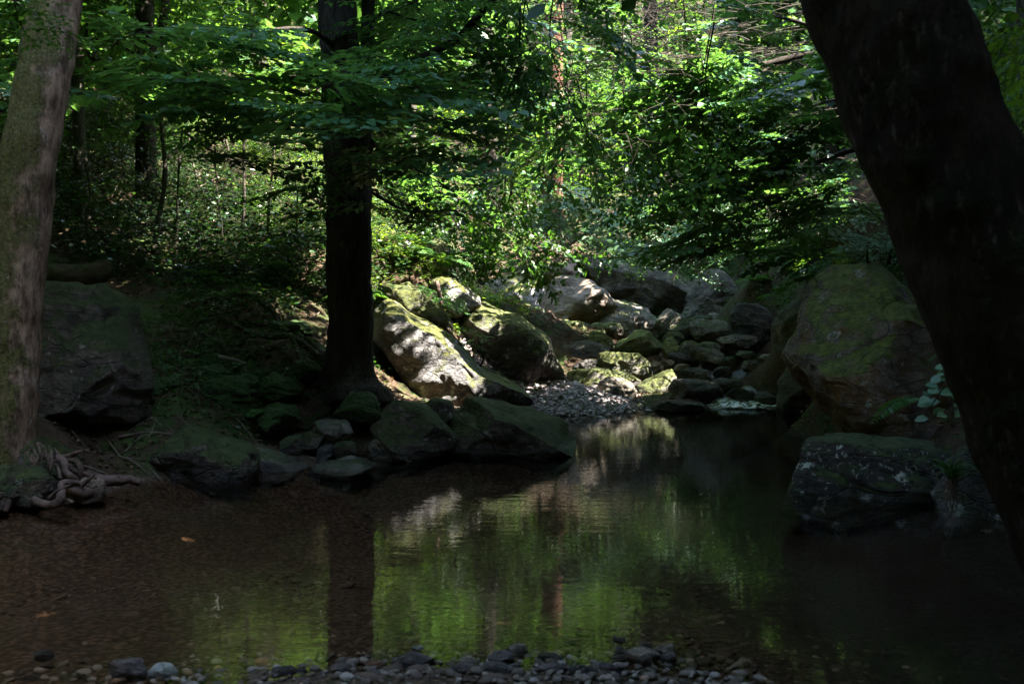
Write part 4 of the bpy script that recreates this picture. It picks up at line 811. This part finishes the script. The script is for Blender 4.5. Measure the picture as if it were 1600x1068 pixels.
# dark leaning trunk in front
b0 = P(1720, 1180, 3.0); t = thing('leaning_tree', 'nearly black leaning tree trunk close up, cutting across the corner', 'tree', (b0[0], b0[1], .2))
trunk(t, catmull_tree_pts([(1905, 1330, 2.95), (1800, 1060, 3.0), (1695, 800, 3.03), (1582, 520, 3.08), (1469, 240, 3.14), (1375, 0, 3.2), (1240, -350, 3.35), (1040, -900, 3.8)]), (.23, .23, .226, .224, .222, .225, .22, .19), M['bark_lean'], seg=72, k=220, noise=.012, nf=7, seed=8)
F = Foliage(); canopy(F, rng, -6, 9, -7, 3, 5.4, 10, 460); canopy(F, rng, -6, 9, 3, 8, 6.6, 10, 190); canopy(F, rng, -10, 10, -12, -3, 3, 10, 260)
F.build('crown', t, M['canopy'], seed=4)
F = Foliage(); px_sprays(F, rng, 26, (1540, -40, 1680, 260), (4.6, 6.5), .6, TF, (-.9, -.1), .4); px_sprays(F, rng, 7, (1585, -10, 1660, 70), (3.2, 3.8), .35, TF, (-1, -.3), .4, ls=1.6)
F.build('crown', t, M['lime'], seed=5)
F = Foliage()
for a, b, hd in [(1465, 590, 2.9), (1450, 615, 3.3), (1475, 640, 2.6), (1440, 655, 3.0), (1460, 575, 2.2), (1440, 630, 3.6)]:
    w = P(a + 30, b - 12, 4.4)
    for q in range(4):
        an = hd + random.uniform(-.8, .8); F.leaves(np.array([w + np.array((random.uniform(-.07, .02), random.uniform(-.05, .05), random.uniform(-.05, .05)))]), np.array([(cos(an), sin(an) * .6, random.uniform(-.6, .1))]), np.array([(random.uniform(-.3, .3), -.55, .9)]), np.array([random.uniform(.05, .075)]))
F.stick([P(1530, 600, 4.1), P(1490, 590, 4.3), P(1450, 640, 4.4)], .006, .002)
F.build('leafy_sprig', t, M['teal'], gaps=False, seed=6, wide=.42)

# beech reaching over the stream from the far bank
b0 = (7.6, 14.5, gz(7.6, 14.5)); t = thing('overhanging_tree', 'layered beech reaching its leafy boughs over the stream behind the leaning dark trunk', 'tree', b0)
trunk(t, [b0, (7.4, 14.5, 5), (7.2, 14.4, 8), (7, 14.3, 12)], (.3, .24, .2, .14), M['bark_dark'], seg=24, k=50, flare=.3)
for pp, r0, r1 in [([(1480, 20, 14.4), (1330, 65, 14.2), (1220, 95, 14), (1130, 115, 13.8), (1060, 128, 13.6)], .07, .02), ([(1500, 200, 14.2), (1340, 232, 14), (1240, 268, 14), (1180, 285, 14)], .05, .014), ([(1220, 95, 14), (1160, 130, 13.8), (1100, 148, 13.6)], .025, .008), ([(1330, 65, 14.2), (1230, 30, 14.8), (1120, 10, 15.5)], .04, .012), ([(1480, 140, 14.2), (1330, 150, 14.6), (1200, 190, 15)], .035, .01)]:
    trunk(t, catmull_tree_pts(pp), (r0, r1), M['twig'], 'branch', 9, 36, .006, 6)
F = Foliage(); keep_ = SHADED[:]; SHADED[:] = [(840, 480, 21.2, 1.2), (900, 470, 21.2, 1.2), (950, 480, 21.2, 1.0), (300, 470, 12.8, 1.0)]; shade_sprays(F, rng, 16); SHADED[:] = keep_
F.build('crown', t, M['canopy'], gaps=False, seed=17)  # only added unseen sprays, keeping sun off the cliff and root bank
F = Foliage(); canopy(F, rng, 3, 14, 6, 22, 7.2, 12, 420); shade_sprays(F, rng)
F.build('crown', t, M['canopy'], seed=7)  # tree canopy plus the added unseen sprays that block the sun
F = Foliage(); px_sprays(F, rng, 80, (1060, 110, 1360, 330), (13, 16), .95, TB, (-.35, .1), .2, (3.4, 1.0), ls=1.65); px_sprays(F, rng, 60, (960, -40, 1360, 110), (13.5, 18), 1.05, TB, (-.3, .1), .2, ls=1.4)
px_sprays(F, rng, 46, (980, 270, 1180, 410), (14.5, 17.5), .8, TB, (-.6, .0), .3, (3.6, .8), lim=lambda a, b: b < 420 - (a - 980) * .12)
px_sprays(F, rng, 34, (1080, 0, 1340, 190), (11.6, 12.8), 1.1, TB, (-.25, .12), .14, (3.3, .8), ls=1.7); px_sprays(F, rng, 120, (880, -40, 1340, 210), (12.5, 15.5), 1.2, TB, (-.25, .12), .14, ls=1.75); px_sprays(F, rng, 40, (1080, 180, 1330, 400), (12, 14), 1.0, TB, (-.25, .12), .14, (3.3, .7), ls=1.7)
F.build('crown', t, M['beech'], seed=8)

# ------------------------------------------------------------------ trees of the wood behind
WOODS = 'trees in the wood behind the stream'
BG = [  # base px,py,Y, top px, radius, material, label, leaf, crown spray count
    (228, 372, 18.5, 218, .17, 'bark_dark', 'dark forked tree behind the leaning mossy trunk', 'wood'), (130, 380, 17, 134, .09, 'bark_grey', 'slender grey tree between the mossy trunk and the forked tree', 'wood'),
    (862, 372, 25.5, 866, .24, 'bark_red', 'reddish-barked tree rising behind the pale teal bush', 'wood'), (883, 330, 29, 884, .17, 'bark_grey', 'greyish-pink trunk just beside the reddish-barked tree', 'wood'), (765, 330, 25, 752, .22, 'bark_dark', 'dark brown tree behind the small sunlit yellow sapling', 'wood'),
    (828, 300, 31, 823, .15, 'bark_dark', 'thin dark trunk far back between reddish and dark brown trees', 'wood'), (405, 250, 27, 412, .2, 'bark_dark', 'dark straight tree in the sunny glade beyond the thicket', 'lime'), (640, 290, 27, 650, .16, 'bark_grey', 'grey tree right behind the twin-trunked tree', 'lime'),
    (1010, 300, 30, 1005, .2, 'bark_dark', 'dark tree above the long cliff', 'wood'), (1150, 280, 28, 1165, .2, 'bark_grey', 'grey tree on the slope above the olive slab', 'lime'), (1300, 260, 24, 1310, .2, 'bark_dark', 'dark tree on the steep slope behind the layered beech', 'wood'),
    (60, 330, 22, 50, .2, 'bark_dark', 'dark tree hidden behind the mossy trunk', 'wood'), (310, 200, 33, 318, .18, 'bark_grey', 'far grey tree uphill from the thicket', 'lime'), (520, 200, 34, 505, .2, 'bark_dark', 'far dark tree directly behind the twin trunks', 'lime')]
for i, (px, py, Y, tx, r, bk, lab, lf) in enumerate(BG):
    b = P(px, py, Y); b[2] = gz(b[0], b[1]) - .05; top = P(tx, -160, Y); top[2] = max(top[2], b[2] + 7)
    t = thing('woodland_tree', lab, 'tree', b, WOODS); rg = np.random.default_rng(500 + i)
    mid = (b + top) / 2 + rg.normal(0, .12, 3); trunk(t, [b, mid, top, top + (0, 0, 3)], (r * 1.1, r, r * .85, r * .5), M[bk], seg=16, k=44, noise=.012, flare=.35, seed=i)
    if i == 0:
        trunk(t, catmull_tree_pts([(222, 150, 18.4), (190, 110, 18), (150, 90, 17.8), (120, 70, 17.6)]), (.07, .04), M['bark_grey'], 'branch', 10, 30); trunk(t, catmull_tree_pts([(232, 140, 18.6), (252, 60, 18.6), (262, -60, 18.6)]), (.09, .06), M['bark_dark'], 'branch', 10, 30)
    F = Foliage(); H = top[2]
    for _ in range(9):      # limbs
        z = rg.uniform(.35, 1) * (H - b[2]) + b[2]; an = rg.uniform(0, 6.28); o = np.array((b[0] + (top[0] - b[0]) * (z - b[2]) / (H - b[2]), b[1], z)); e = o + np.array((cos(an), sin(an), .25)) * rg.uniform(1.4, 2.6)
        F.stick([o, (o + e) / 2 + (0, 0, .2), e], .03, .008)
    crown_cloud(F, rg, (top[0], top[1], (b[2] + H) / 2 + 1.6), (2.7, 2.7, (H - b[2]) * .48 + 1.0), 165 if Y < 26 else 150, TF, 1.15 if Y < 26 else 1.35, .25, (-.7, .2), 1.15, Y < 26)
    if i in (0, 1, 11): canopy(F, rg, -16, -2, 12, 27, 8.5, 14, 260)
    F.build('crown', t, M[lf], quad=True, seed=i)
# far woodland mass closing the view
F = Foliage(); rg = np.random.default_rng(77)
for _ in range(2300):
    x = rg.uniform(-34, 36); y = rg.uniform(27, 46); z = gz(x, y) + rg.uniform(.2, 9.5)
    F.spray((x, y, z), rg.uniform(0, 6.28), rg.uniform(-.7, .2), rg.normal(0, .4), rg.uniform(1.6, 2.6), TC[rg.integers(5)], 1.0, False)
for _ in range(1500):
    sd = rg.choice((-1, 1)); x = sd * rg.uniform(9, 22); y = rg.uniform(-2, 27); z = gz(x, y) + rg.uniform(.3, 8)
    F.spray((x, y, z), rg.uniform(0, 6.28), rg.uniform(-.7, .2), rg.normal(0, .4), rg.uniform(1.8, 2.8), TC[rg.integers(5)], 1.0, False)
tag(F.build('woodland_foliage', None, M['wood'], quad=True, seed=9), 'mass of leafy woodland closing the ravine behind the nearer trees', None, None, 'stuff')

# ------------------------------------------------------------------ shrubs, saplings, ferns
def shrub(name, label, px, py, Y, r, n, mat, tm=TS, s=.7, stems=5, group=None, cat='shrub', lift=.5, ls=1.0, droop=(-.5, .4), quad=True, seed=0, base=None):
    c = P(px, py, Y); rg = np.random.default_rng(900 + seed); b = P(*base) if base else np.array((c[0], c[1], gz(c[0], c[1]))); t = thing(name, label, cat, b, group); F = Foliage()
    for k in range(stems):
        e = c + rg.normal(0, 1, 3) * np.array(r) * .6; q = resample([b + rg.normal(0, .06, 3) * (1, 1, 0), (b + e) / 2 + rg.normal(0, .12, 3), e], 14); v, f = tube(q, np.linspace(.022, .006, 14), 6)
        part('stem', v, [f], [M['twig'] if k % 3 else M['deadwood']], t)
    crown_cloud(F, rg, c, r, n, tm, s, .1, droop, ls); F.build('foliage', t, M[mat], quad=quad, seed=seed); return t
TH = 'shrubs of the dark thicket'
for i, a in enumerate([(170, 300, 17, (1.5, 1.0, 1.4), 95, 'holly', 'dark evergreen shrub nearest the leaning mossy trunk'), (300, 330, 18, (1.3, 1, 1.1), 85, 'holly', 'glossy evergreen shrub in the middle of the thicket, in shade below'), (330, 275, 21, (1.6, 1.2, 1.3), 130, 'holly', 'glossy shrub catching patches of sun above the thicket'),
        (420, 290, 20, (1.5, 1.1, 1.5), 120, 'holly', 'sun-flecked shrub behind a thin bare sapling'), (465, 245, 22, (1.4, 1.1, 1.6), 120, 'lime', 'sunny yellow-green shrub close to the twin-trunked tree'), (440, 390, 16, (1.0, .8, .6), 70, 'beech', 'bright green low shrub on the bank beside the dark trunk'), (360, 380, 16.5, (1.1, .8, .5), 60, 'holly', 'low dark shrub above the moss hummocks'),
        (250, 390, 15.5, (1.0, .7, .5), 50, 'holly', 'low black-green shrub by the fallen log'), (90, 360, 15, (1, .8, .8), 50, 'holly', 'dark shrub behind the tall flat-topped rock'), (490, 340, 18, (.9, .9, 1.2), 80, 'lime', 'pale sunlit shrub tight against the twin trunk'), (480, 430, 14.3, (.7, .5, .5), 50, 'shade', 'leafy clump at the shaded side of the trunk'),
        (120, 260, 18.5, (1.4, 1, 1.5), 110, 'holly', 'tall black evergreen shrub beyond the slender grey tree'), (215, 300, 18.5, (1.2, 1, 1.5), 110, 'holly', 'tall evergreen shrub wrapped round the forked tree'), (395, 345, 18, (1.2, .9, .9), 90, 'holly', 'dark rounded shrub below the sun patch'),
        (300, 410, 14.8, (.9, .6, .35), 45, 'shade', 'low bramble shrub along the edge above the roots'), (390, 425, 14.6, (.8, .6, .3), 45, 'shade', 'low bramble shrub between fern and hummocks'), (350, 190, 24, (1.8, 1.2, 1.6), 130, 'lime', 'sunny loose shrub uphill in the glade'), (260, 180, 24, (1.6, 1.2, 1.6), 120, 'wood', 'green shrub in the glade next to the forked tree')]):
    shrub('thicket_shrub', a[6], a[0], a[1], a[2], a[3], a[4], a[5], group=TH, seed=i, s=.75)
shrub('teal_shrub', 'pale teal leafy bush at the foot of the reddish-barked tree', 935, 335, 18.5, (.75, .6, .55), 60, 'teal', TB, .75, 4, ls=1.2, droop=(-.25, .15), quad=False, seed=20, base=(880, 385, 22.5))
shrub('teal_shrub', 'small pale teal bough below the larger teal bush', 900, 385, 18.2, (.75, .4, .16), 20, 'teal', TB, .7, 3, droop=(-.3, .1), quad=False, seed=21, base=(850, 395, 22.5))
shrub('yellow_sapling', 'small sapling with bright yellow-green sunlit leaves', 805, 195, 16.5, (.32, .35, .6), 16, 'lime', TF, .55, 2, droop=(-1, 0), quad=False, seed=22, ls=1.3, base=(790, 330, 19), cat='sapling')
shrub('yellow_sapling', 'faint yellow-green sapling leaves beside the brightest one', 850, 230, 17.5, (.45, .4, .35), 12, 'lime', TF, .55, 2, droop=(-1, 0), quad=False, seed=23, base=(812, 335, 20), cat='sapling')
shrub('bank_shrub', 'sunlit leafy shrub on top of the bank behind the twin trunk', 630, 330, 17.5, (.8, .8, .55), 55, 'lime', TF, .6, 4, seed=24)
shrub('bank_shrub', 'blazing yellow-green shrub touching the edge of the dark trunk', 598, 395, 14.8, (.30, .4, .45), 34, 'lime', TS, .55, 4, seed=25)
shrub('bank_shrub', 'green trailing plant spilling between the slab and mossy boulder', 668, 465, 14.3, (.42, .3, .16), 26, 'beech', TS, .42, 4, seed=26, ls=1.5, quad=False)
shrub('bank_shrub', 'small green plant growing from the crack beside the mossy boulder', 735, 530, 13.9, (.13, .15, .2), 9, 'beech', TS, .3, 2, seed=27, ls=1.5, quad=False)
shrub('bank_shrub', 'leafy bush at the head of the mossy boulder under hanging leaves', 715, 400, 16.5, (.6, .5, .35), 30, 'shade', TF, .6, 3, seed=28, base=(715, 415, 17))
for i, a in enumerate([(1010, 378, 20.5, (.9, .6, .18), 26, 'beech', 'green bough overhanging the long dark cliff'), (1200, 330, 17, (1.1, .8, .6), 50, 'shade', 'dark bush on the ferny slope behind the dead twigs'), (1290, 320, 15.5, (.8, .8, .5), 40, 'shade', 'black-green bush close to the leaning dark trunk'), (1120, 340, 19, (.8, .7, .4), 45, 'beech', 'green bush at the root of the dead twigs')]):
    shrub('cliff_shrub', a[6], a[0], a[1], a[2], a[3], a[4], a[5], TB, .75, 4, seed=40 + i, group='bushes above the cliff', droop=(-.6, .1), base=(a[0] + 30, 385 - 14 * i, a[2] + 2.5), ls=1.2)
shrub('overhang_bush', 'dark bush crowning the bank above the tall boulder', 1480, 400, 11, (.9, .7, .5), 60, 'shade', TB, .7, 5, seed=62, droop=(-.7, .2), ls=1.2)
shrub('hazel_spray', 'teal leafy spray rising above the tall boulder beside the leaning trunk', 1372, 380, 9.9, (.17, .15, .08), 24, 'teal', TS, .4, 3, seed=50, droop=(-.2, .4), quad=False, ls=1.2, base=(1392, 412, 10.1))

def sapling(px, pb, Y, pxt, pt, r, mat, label):
    b = P(px, pb, Y); b[2] = min(b[2], gz(b[0], b[1])); e = P(pxt, pt, Y); t = thing('sapling', label, 'sapling', b, 'thin saplings in the thicket'); rg = np.random.default_rng(int(px))
    q = [b, b * .66 + e * .34 + rg.normal(0, .06, 3), b * .33 + e * .67 + rg.normal(0, .06, 3), e]; v, f = tube(resample(q, 40), np.linspace(r, r * .5, 40), 10, .006, 8, int(px)); part('trunk', v, [f], [M[mat]], t)
    w = resample(q, 40)
    for k in range(4):
        o = w[rg.integers(16, 39)]; an = rg.uniform(0, 6.28); x = o + np.array((cos(an), .4 * sin(an), rg.uniform(.1, .7))) * rg.uniform(.3, .7); v, f = tube(resample([o, (o + x) / 2 + (0, 0, .05), x], 8), np.linspace(r * .35, r * .12, 8), 5); part('branch', v, [f], [M[mat]], t)
sapling(236, 425, 15.5, 250, 180, .055, 'bark_grey', 'straightest sapling, standing over the log on the bank'); sapling(144, 402, 15, 132, 250, .03, 'bark_grey', 'pale crooked sapling behind the log'); sapling(340, 430, 16.5, 336, 220, .02, 'bark_dark', 'thin black sapling against the sun patch')
sapling(378, 395, 17, 380, 140, .028, 'bark_dark', 'bare upright sapling beside the sun-flecked shrub'); sapling(186, 380, 16, 186, 230, .018, 'bark_dark', 'wispy dark sapling between pale crooked and straightest saplings'); sapling(305, 330, 20, 292, 180, .03, 'bark_grey', 'pinkish sapling farther uphill'); sapling(495, 400, 16.5, 492, 300, .015, 'bark_grey', 'whip-thin sapling by the twin trunk')

sapling(275, 400, 15.8, 285, 200, .022, 'bark_dark', 'dark slim sapling between straightest sapling and sun patch'); sapling(420, 400, 16.5, 432, 190, .025, 'bark_grey', 'grey slim sapling in the sunny gap nearest the twin trunk')
sapling(458, 410, 16, 450, 240, .016, 'bark_dark', 'twig-thin leaning sapling next to the grey slim one'); sapling(165, 300, 20, 172, 110, .04, 'bark_dark', 'tall dark sapling behind the pale crooked one'); sapling(362, 300, 21, 350, 120, .035, 'bark_grey', 'uphill sapling rising out of the glade shrubs')

def sticks(name, label, paths, mat, cat='dead branch', rr=(.02, .008), group=None, nm='twig'):
    """first path is the thing itself, the others its side twigs"""
    pts = [catmull_tree_pts(p) for p in paths]; base = pts[0][0]
    q = resample(pts[0], 24); v, f = tube(q, np.linspace(rr[0], rr[1], 24), 7, rr[0] * .3, 10, 3); o = link(name, mesh(name, v - base, [f], [M[mat]]), None, tuple(base)); tag(o, label, cat, group)
    for p in pts[1:]:
        v, f = tube(resample(p, 14), np.linspace(rr[1] * 1.2, rr[1] * .4, 14), 5, rr[1] * .3, 10, 5); part(nm, v, [f], [M[mat]], o)
DG = 'dead branches over the far bank'
sticks('dead_branch', 'longest pale dead branch arching above the cliff', [[(1220, 312, 18), (1190, 350, 18), (1160, 370, 18), (1120, 392, 18), (1060, 405, 18), (1010, 420, 18)], [(1160, 370, 18), (1130, 372, 18), (1100, 385, 18)], [(1100, 396, 18), (1090, 420, 18), (1086, 425, 18)]], 'deadwood', rr=(.022, .012), group=DG)
sticks('dead_branch', 'pale dead stick leaning down the ferny bank', [[(1250, 340, 16.5), (1235, 365, 16.5), (1222, 395, 16.5), (1212, 420, 16.5)], [(1250, 340, 16.5), (1240, 328, 16.5)]], 'deadwood', rr=(.018, .008), group=DG)
sticks('dead_branch', 'broken whitish stick hanging under dark leaves of the slope', [[(1274, 295, 15.5), (1272, 325, 15.5), (1280, 345, 15.5), (1277, 370, 15.5)]], 'deadwood', rr=(.02, .008), group=DG)
sticks('dead_branch', 'bare twiggy branch drooping over the dark cliff', [[(1110, 395, 19), (1085, 405, 19), (1065, 412, 19), (1055, 430, 19), (1050, 445, 19)], [(1085, 405, 19), (1070, 425, 19), (1068, 440, 19), (1075, 442, 19)], [(1065, 412, 19), (1040, 418, 19), (1015, 435, 19)], [(1095, 400, 19), (1088, 415, 19), (1082, 428, 19)]], 'deadwood', rr=(.016, .007), group=DG)
sticks('dead_branch', 'thin dead twigs rising behind the green bush at the cliff', [[(1090, 400, 19.5), (1110, 360, 19.5), (1130, 330, 19.5), (1160, 310, 19.5)], [(1110, 360, 19.5), (1125, 355, 19.5), (1145, 345, 19.5)], [(1100, 380, 19.5), (1115, 345, 19.5), (1118, 320, 19.5)], [(1130, 330, 19.5), (1165, 345, 19.5)]], 'deadwood', rr=(.016, .006), group=DG)
sticks('dead_branch', 'small rust-coloured twig in the teal bush', [[(922, 370, 18), (935, 385, 18), (946, 396, 18)]], 'root', rr=(.012, .006), group=DG)
DL = 'fallen branches in the thicket'
sticks('fallen_branch', 'dark fallen branch slanting down past the forked tree', [[(130, 78, 15), (170, 110, 15.3), (205, 145, 15.6), (225, 160, 16)]], 'twig', rr=(.05, .035), group=DL)
sticks('fallen_branch', 'pale stick lying in the thicket above the moss hummocks', [[(278, 398, 15.5), (292, 375, 15.5), (305, 350, 15.5)]], 'deadwood', rr=(.022, .012), group=DL)
sticks('fallen_branch', 'sunlit diagonal pole in the glade', [[(255, 250, 19), (285, 230, 19.5), (315, 212, 20)]], 'deadwood', rr=(.035, .02), group=DL)
sticks('fallen_branch', 'dark pole sloping down through the sun patches', [[(285, 205, 18), (330, 235, 18), (372, 262, 18)], [(330, 235, 18), (338, 270, 18), (345, 300, 18)]], 'twig', rr=(.03, .015), group=DL)
sticks('fallen_branch', 'whitish pole beside the twin trunk in the sun', [[(470, 295, 17), (492, 312, 17), (515, 325, 17)]], 'deadwood', rr=(.04, .03), group=DL)
sticks('fallen_branch', 'long dark branch lying low across the thicket', [[(245, 362, 16), (290, 377, 16), (340, 378, 16), (390, 372, 16)]], 'twig', rr=(.03, .015), group=DL)
sticks('fallen_branch', 'reddish root-like branch hanging down beside the sunlit slab', [[(682, 440, 14.4), (690, 475, 14.2), (692, 500, 14), (708, 525, 13.8), (722, 540, 13.6)], [(688, 470, 14.2), (700, 500, 14), (712, 520, 13.8)]], 'root', rr=(.03, .012), group=DL)
sticks('fallen_branch', 'grey twig bundle laid over the lichened ledge', [[(685, 425, 15), (705, 440, 14.9), (722, 455, 14.8)], [(690, 432, 15), (712, 452, 14.9), (735, 462, 14.8)], [(680, 432, 15), (700, 455, 14.8), (716, 468, 14.7)]], 'deadwood', rr=(.012, .006), group=DL)
sticks('fallen_branch', 'short brown stick on the mossy roots of the bank', [[(343, 557, 10.8), (365, 562, 10.7), (385, 568, 10.6)]], 'deadwood', rr=(.022, .015), group=DL)
sticks('fallen_branch', 'thin black stick along the leaf litter by the moss cushion', [[(245, 590, 10.2), (275, 597, 10.1), (310, 603, 10.1)]], 'twig', rr=(.014, .008), group=DL)
# fallen log
b = P(74, 428, 11.5); q = resample([P(60, 430, 11.3), P(110, 426, 11.8), (P(165, 424, 12.2))], 30); v, f = tube(q, np.linspace(.15, .12, 30), 28, .05, 3, 4)
tag(link('fallen_log', mesh('fallen_log', v - b, [f], [M['log']]), None, tuple(b)), 'mossy brown log lying on the bank behind the tall rock', 'log')

def fern(px, py, Y, n, L, label, mat='fern', spread=(.25, .9), head=None, seed=0):
    b = P(px, py, Y); t = thing('fern', label, 'fern', b, 'ferns on the banks'); rg = np.random.default_rng(seed)
    for k in range(n):
        an = 2 * pi * k / n + rg.normal(0, .25) if head is None else rg.normal(*head); l = L * rg.uniform(.75, 1.1); el = rg.uniform(*spread); m = 22; s = np.linspace(0, 1, m)
        x = l * s * cos(el); z = l * (s * sin(el) - .55 * s ** 2.2); pts = np.stack([cos(an) * x, sin(an) * x, z], -1) + b; tg = np.gradient(pts, axis=0); tg /= np.linalg.norm(tg, axis=1)[:, None]; sd = np.cross(tg, (0, 0, 1)); sd /= np.linalg.norm(sd, axis=1)[:, None]
        F = Foliage(); F.t.append(tube(pts, np.linspace(.004, .001, m), 3, cap=False)); nr = np.cross(sd, tg)
        ln = l * .26 * np.sin(pi * np.clip(.12 + .88 * s, 0, 1)) ** .8 + .008
        for sg in (1, -1): F.leaves(pts[2:], sd[2:] * sg + tg[2:] * .35 - np.array((0, 0, .15)), nr[2:], ln[2:])
        F.build('frond', t, M[mat], gaps=False, seed=k, wide=.13)
fern(375, 492, 12.4, 8, .55, 'arching fern on a moss hummock in the dark bank', seed=1); fern(448, 425, 14.2, 7, .6, 'green fern at the thicket edge beside the trunk', seed=2); fern(402, 648, 10.0, 5, .28, 'tiny dark fern under the biggest moss cushion', seed=3)
fern(640, 405, 15.0, 7, .6, 'sunlit fern with yellowing fronds on top of the bank', seed=4); fern(690, 405, 15.2, 8, .6, 'bright fern in front of the mossy knob of rock', seed=5); fern(1270, 395, 15.2, 8, .8, 'large dark fern on the slope behind the tall boulder', 'fern', (.1, .6), seed=6)
fern(1235, 330, 17, 7, .8, 'dark fern high on the slope among twigs', seed=7); fern(1190, 385, 18.5, 6, .7, 'small fern over the shaded rock wall', seed=8); fern(1215, 460, 17.5, 5, .4, 'bright little fern on the grey jointed wall', seed=9); fern(1300, 440, 13.5, 7, .7, 'drooping fern next to the tall boulder', seed=10)
fern(420, 395, 15.4, 7, .6, 'fern fanned out under the bright low shrub', seed=11); fern(600, 650, 10.6, 4, .25, 'single small fern sprig at the roots of the twin-trunked tree', seed=12); fern(1440, 622, 6.2, 3, .35, 'fern frond stretched across the tall boulder face', 'fern', (-.1, .2), (2.9, .3), seed=13)
fern(250, 640, 10.1, 4, .25, 'little fern in the leaf litter by the tall rock', seed=14); fern(610, 385, 15.4, 6, .5, 'ragged fern glowing against the dark trunk', seed=15); fern(655, 380, 16.0, 6, .55, 'fern half hidden at the crest of the sunlit bank', seed=16)

fern(1255, 430, 16.0, 7, .6, 'ragged dark fern on the earth slope between shaded wall and tall boulder', seed=21)
fern(1225, 410, 18.5, 7, .6, 'pair of dim fern fronds above the shaded wall', seed=22)
fern(1180, 440, 20.5, 7, .6, 'dim fern tucked at the top of the olive slab', seed=23)
fern(560, 470, 13.8, 7, .6, 'fern in the shadow right behind the dark trunk', seed=24)
fern(330, 440, 13.8, 7, .6, 'low fern along the edge of the root bank', seed=25)
# grass tuft with hanging roots on the shaded bank
b = P(1487, 745, 6.1); t = thing('grass_tuft', 'arching grass tuft with dangling roots under the leaning dark trunk', 'grass tuft', b); F = Foliage(); rg = np.random.default_rng(3)
def blades(n, up, L, w):
    ps = []
    for _ in range(n):
        an = rg.uniform(0, 6.28); l = L * rg.uniform(.6, 1.1); s = np.linspace(0, 1, 7); x = l * s * rg.uniform(.4, .8); z = up * l * (s * .9 - .75 * s ** 2 * rg.uniform(.6, 1.2)) if up > 0 else -l * s
        if up < 0: x = .1 * l * np.sin(s * 4)
        p = np.stack([cos(an) * x, sin(an) * x, z], -1) + b + rg.normal(0, .015, 3); ps.append(tube(p, np.linspace(w, w * .2, 7), 3, cap=False))
    return merge(ps)
v, f = blades(70, 1, .26, .004); part('blades', v, [f], [M['fern']], t, smooth=False); v, f = blades(26, -1, .34, .003); part('hanging_roots', v, [f], [M['root']], t, smooth=False)

# ground cover: ivy and bramble leaves over the slopes, dead leaves on the banks
def cover(name, label, xr, yr, n, mat, size, seed, zmin=.12, lift=.12, mask=None, quad=True, flat=.5):
    rg = np.random.default_rng(seed); x = rg.uniform(*xr, n); y = rg.uniform(*yr, n); z = hz(x, y); k = z > zmin
    cl = vnoise(np.stack([x, y, 0 * x], -1) * .9, seed) + .6 * vnoise(np.stack([x, y, 0 * x], -1) * 2.5, seed + 1); k &= cl > rg.uniform(-.35, .5, n)
    if mask is not None: k &= mask(x, y)
    x, y, z = x[k], y[k], z[k]; m = len(x); F = Foliage(); an = rg.uniform(0, 6.28, m)
    F.leaves(np.stack([x, y, z + lift * rg.uniform(0, 1, m) ** 2 + .01], -1), np.stack([np.cos(an), np.sin(an), rg.uniform(-.3, .3, m)], -1), np.stack([rg.normal(0, flat, m), rg.normal(0, flat, m), np.ones(m)], -1), size * rg.uniform(.6, 1.3, m))
    return tag(F.build(name, None, M[mat], gaps=False, quad=quad, seed=seed, wide=.36), label, None, None, 'stuff')
cover('leaf_litter', 'fallen brown leaves scattered over the dark bank', (-7, 4.5), (7.5, 20), 70000, 'litter', .045, 31, .05, .015)
cover('undergrowth', 'ivy and bramble leaves carpeting the thicket slope', (-13, -1.2), (13.2, 28), 90000, 'holly', .085, 32, 1.1, 1.0)
cover('undergrowth', 'small dark plants and moss tufts dotting the root bank', (-4.3, .3), (9.3, 14.2), 16000, 'shade', .05, 36, .22, .13, None, False)
cover('undergrowth', 'mixed green plants growing over the sunlit bank top', (-2.6, .3), (13.2, 19), 17000, 'lime', .055, 33, 1.0, .25, None, False)
cover('undergrowth', 'dark ground plants on the slope behind the tall boulder', (2.9, 12), (10.5, 27), 110000, 'shade', .07, 34, .75, .5)
cover('undergrowth', 'green plants along the crest of the far cliff', (-1, 7), (22.5, 30), 22000, 'wood', .08, 35, 2.2, .5)

# fallen twigs strewn over the bank, past counting
rg = np.random.default_rng(44); tw = []
x = rg.uniform(-4.2, .2, 420); y = rg.uniform(8.2, 14.5, 420); z = hz(x, y)
for a, b, c in zip(x, y, z):
    if c < .08: continue
    an = rg.uniform(0, 6.28); l = rg.uniform(.12, .55); e = np.array((cos(an), sin(an))) * l; q = np.array([(a, b), (a + e[0] * .5, b + e[1] * .5 + .03), (a + e[0], b + e[1])])
    q = np.column_stack([q, hz(q[:, 0], q[:, 1]) + .012]); tw.append(tube(resample(q, 6), np.linspace(.007, .003, 6) * rg.uniform(.6, 1.8), 5, cap=False))
v, f = merge(tw); tag(link('fallen_twigs', mesh('fallen_twigs', v, [f], [M['deadwood']])), 'thin dry twigs strewn over the shaded root bank', None, None, 'stuff')
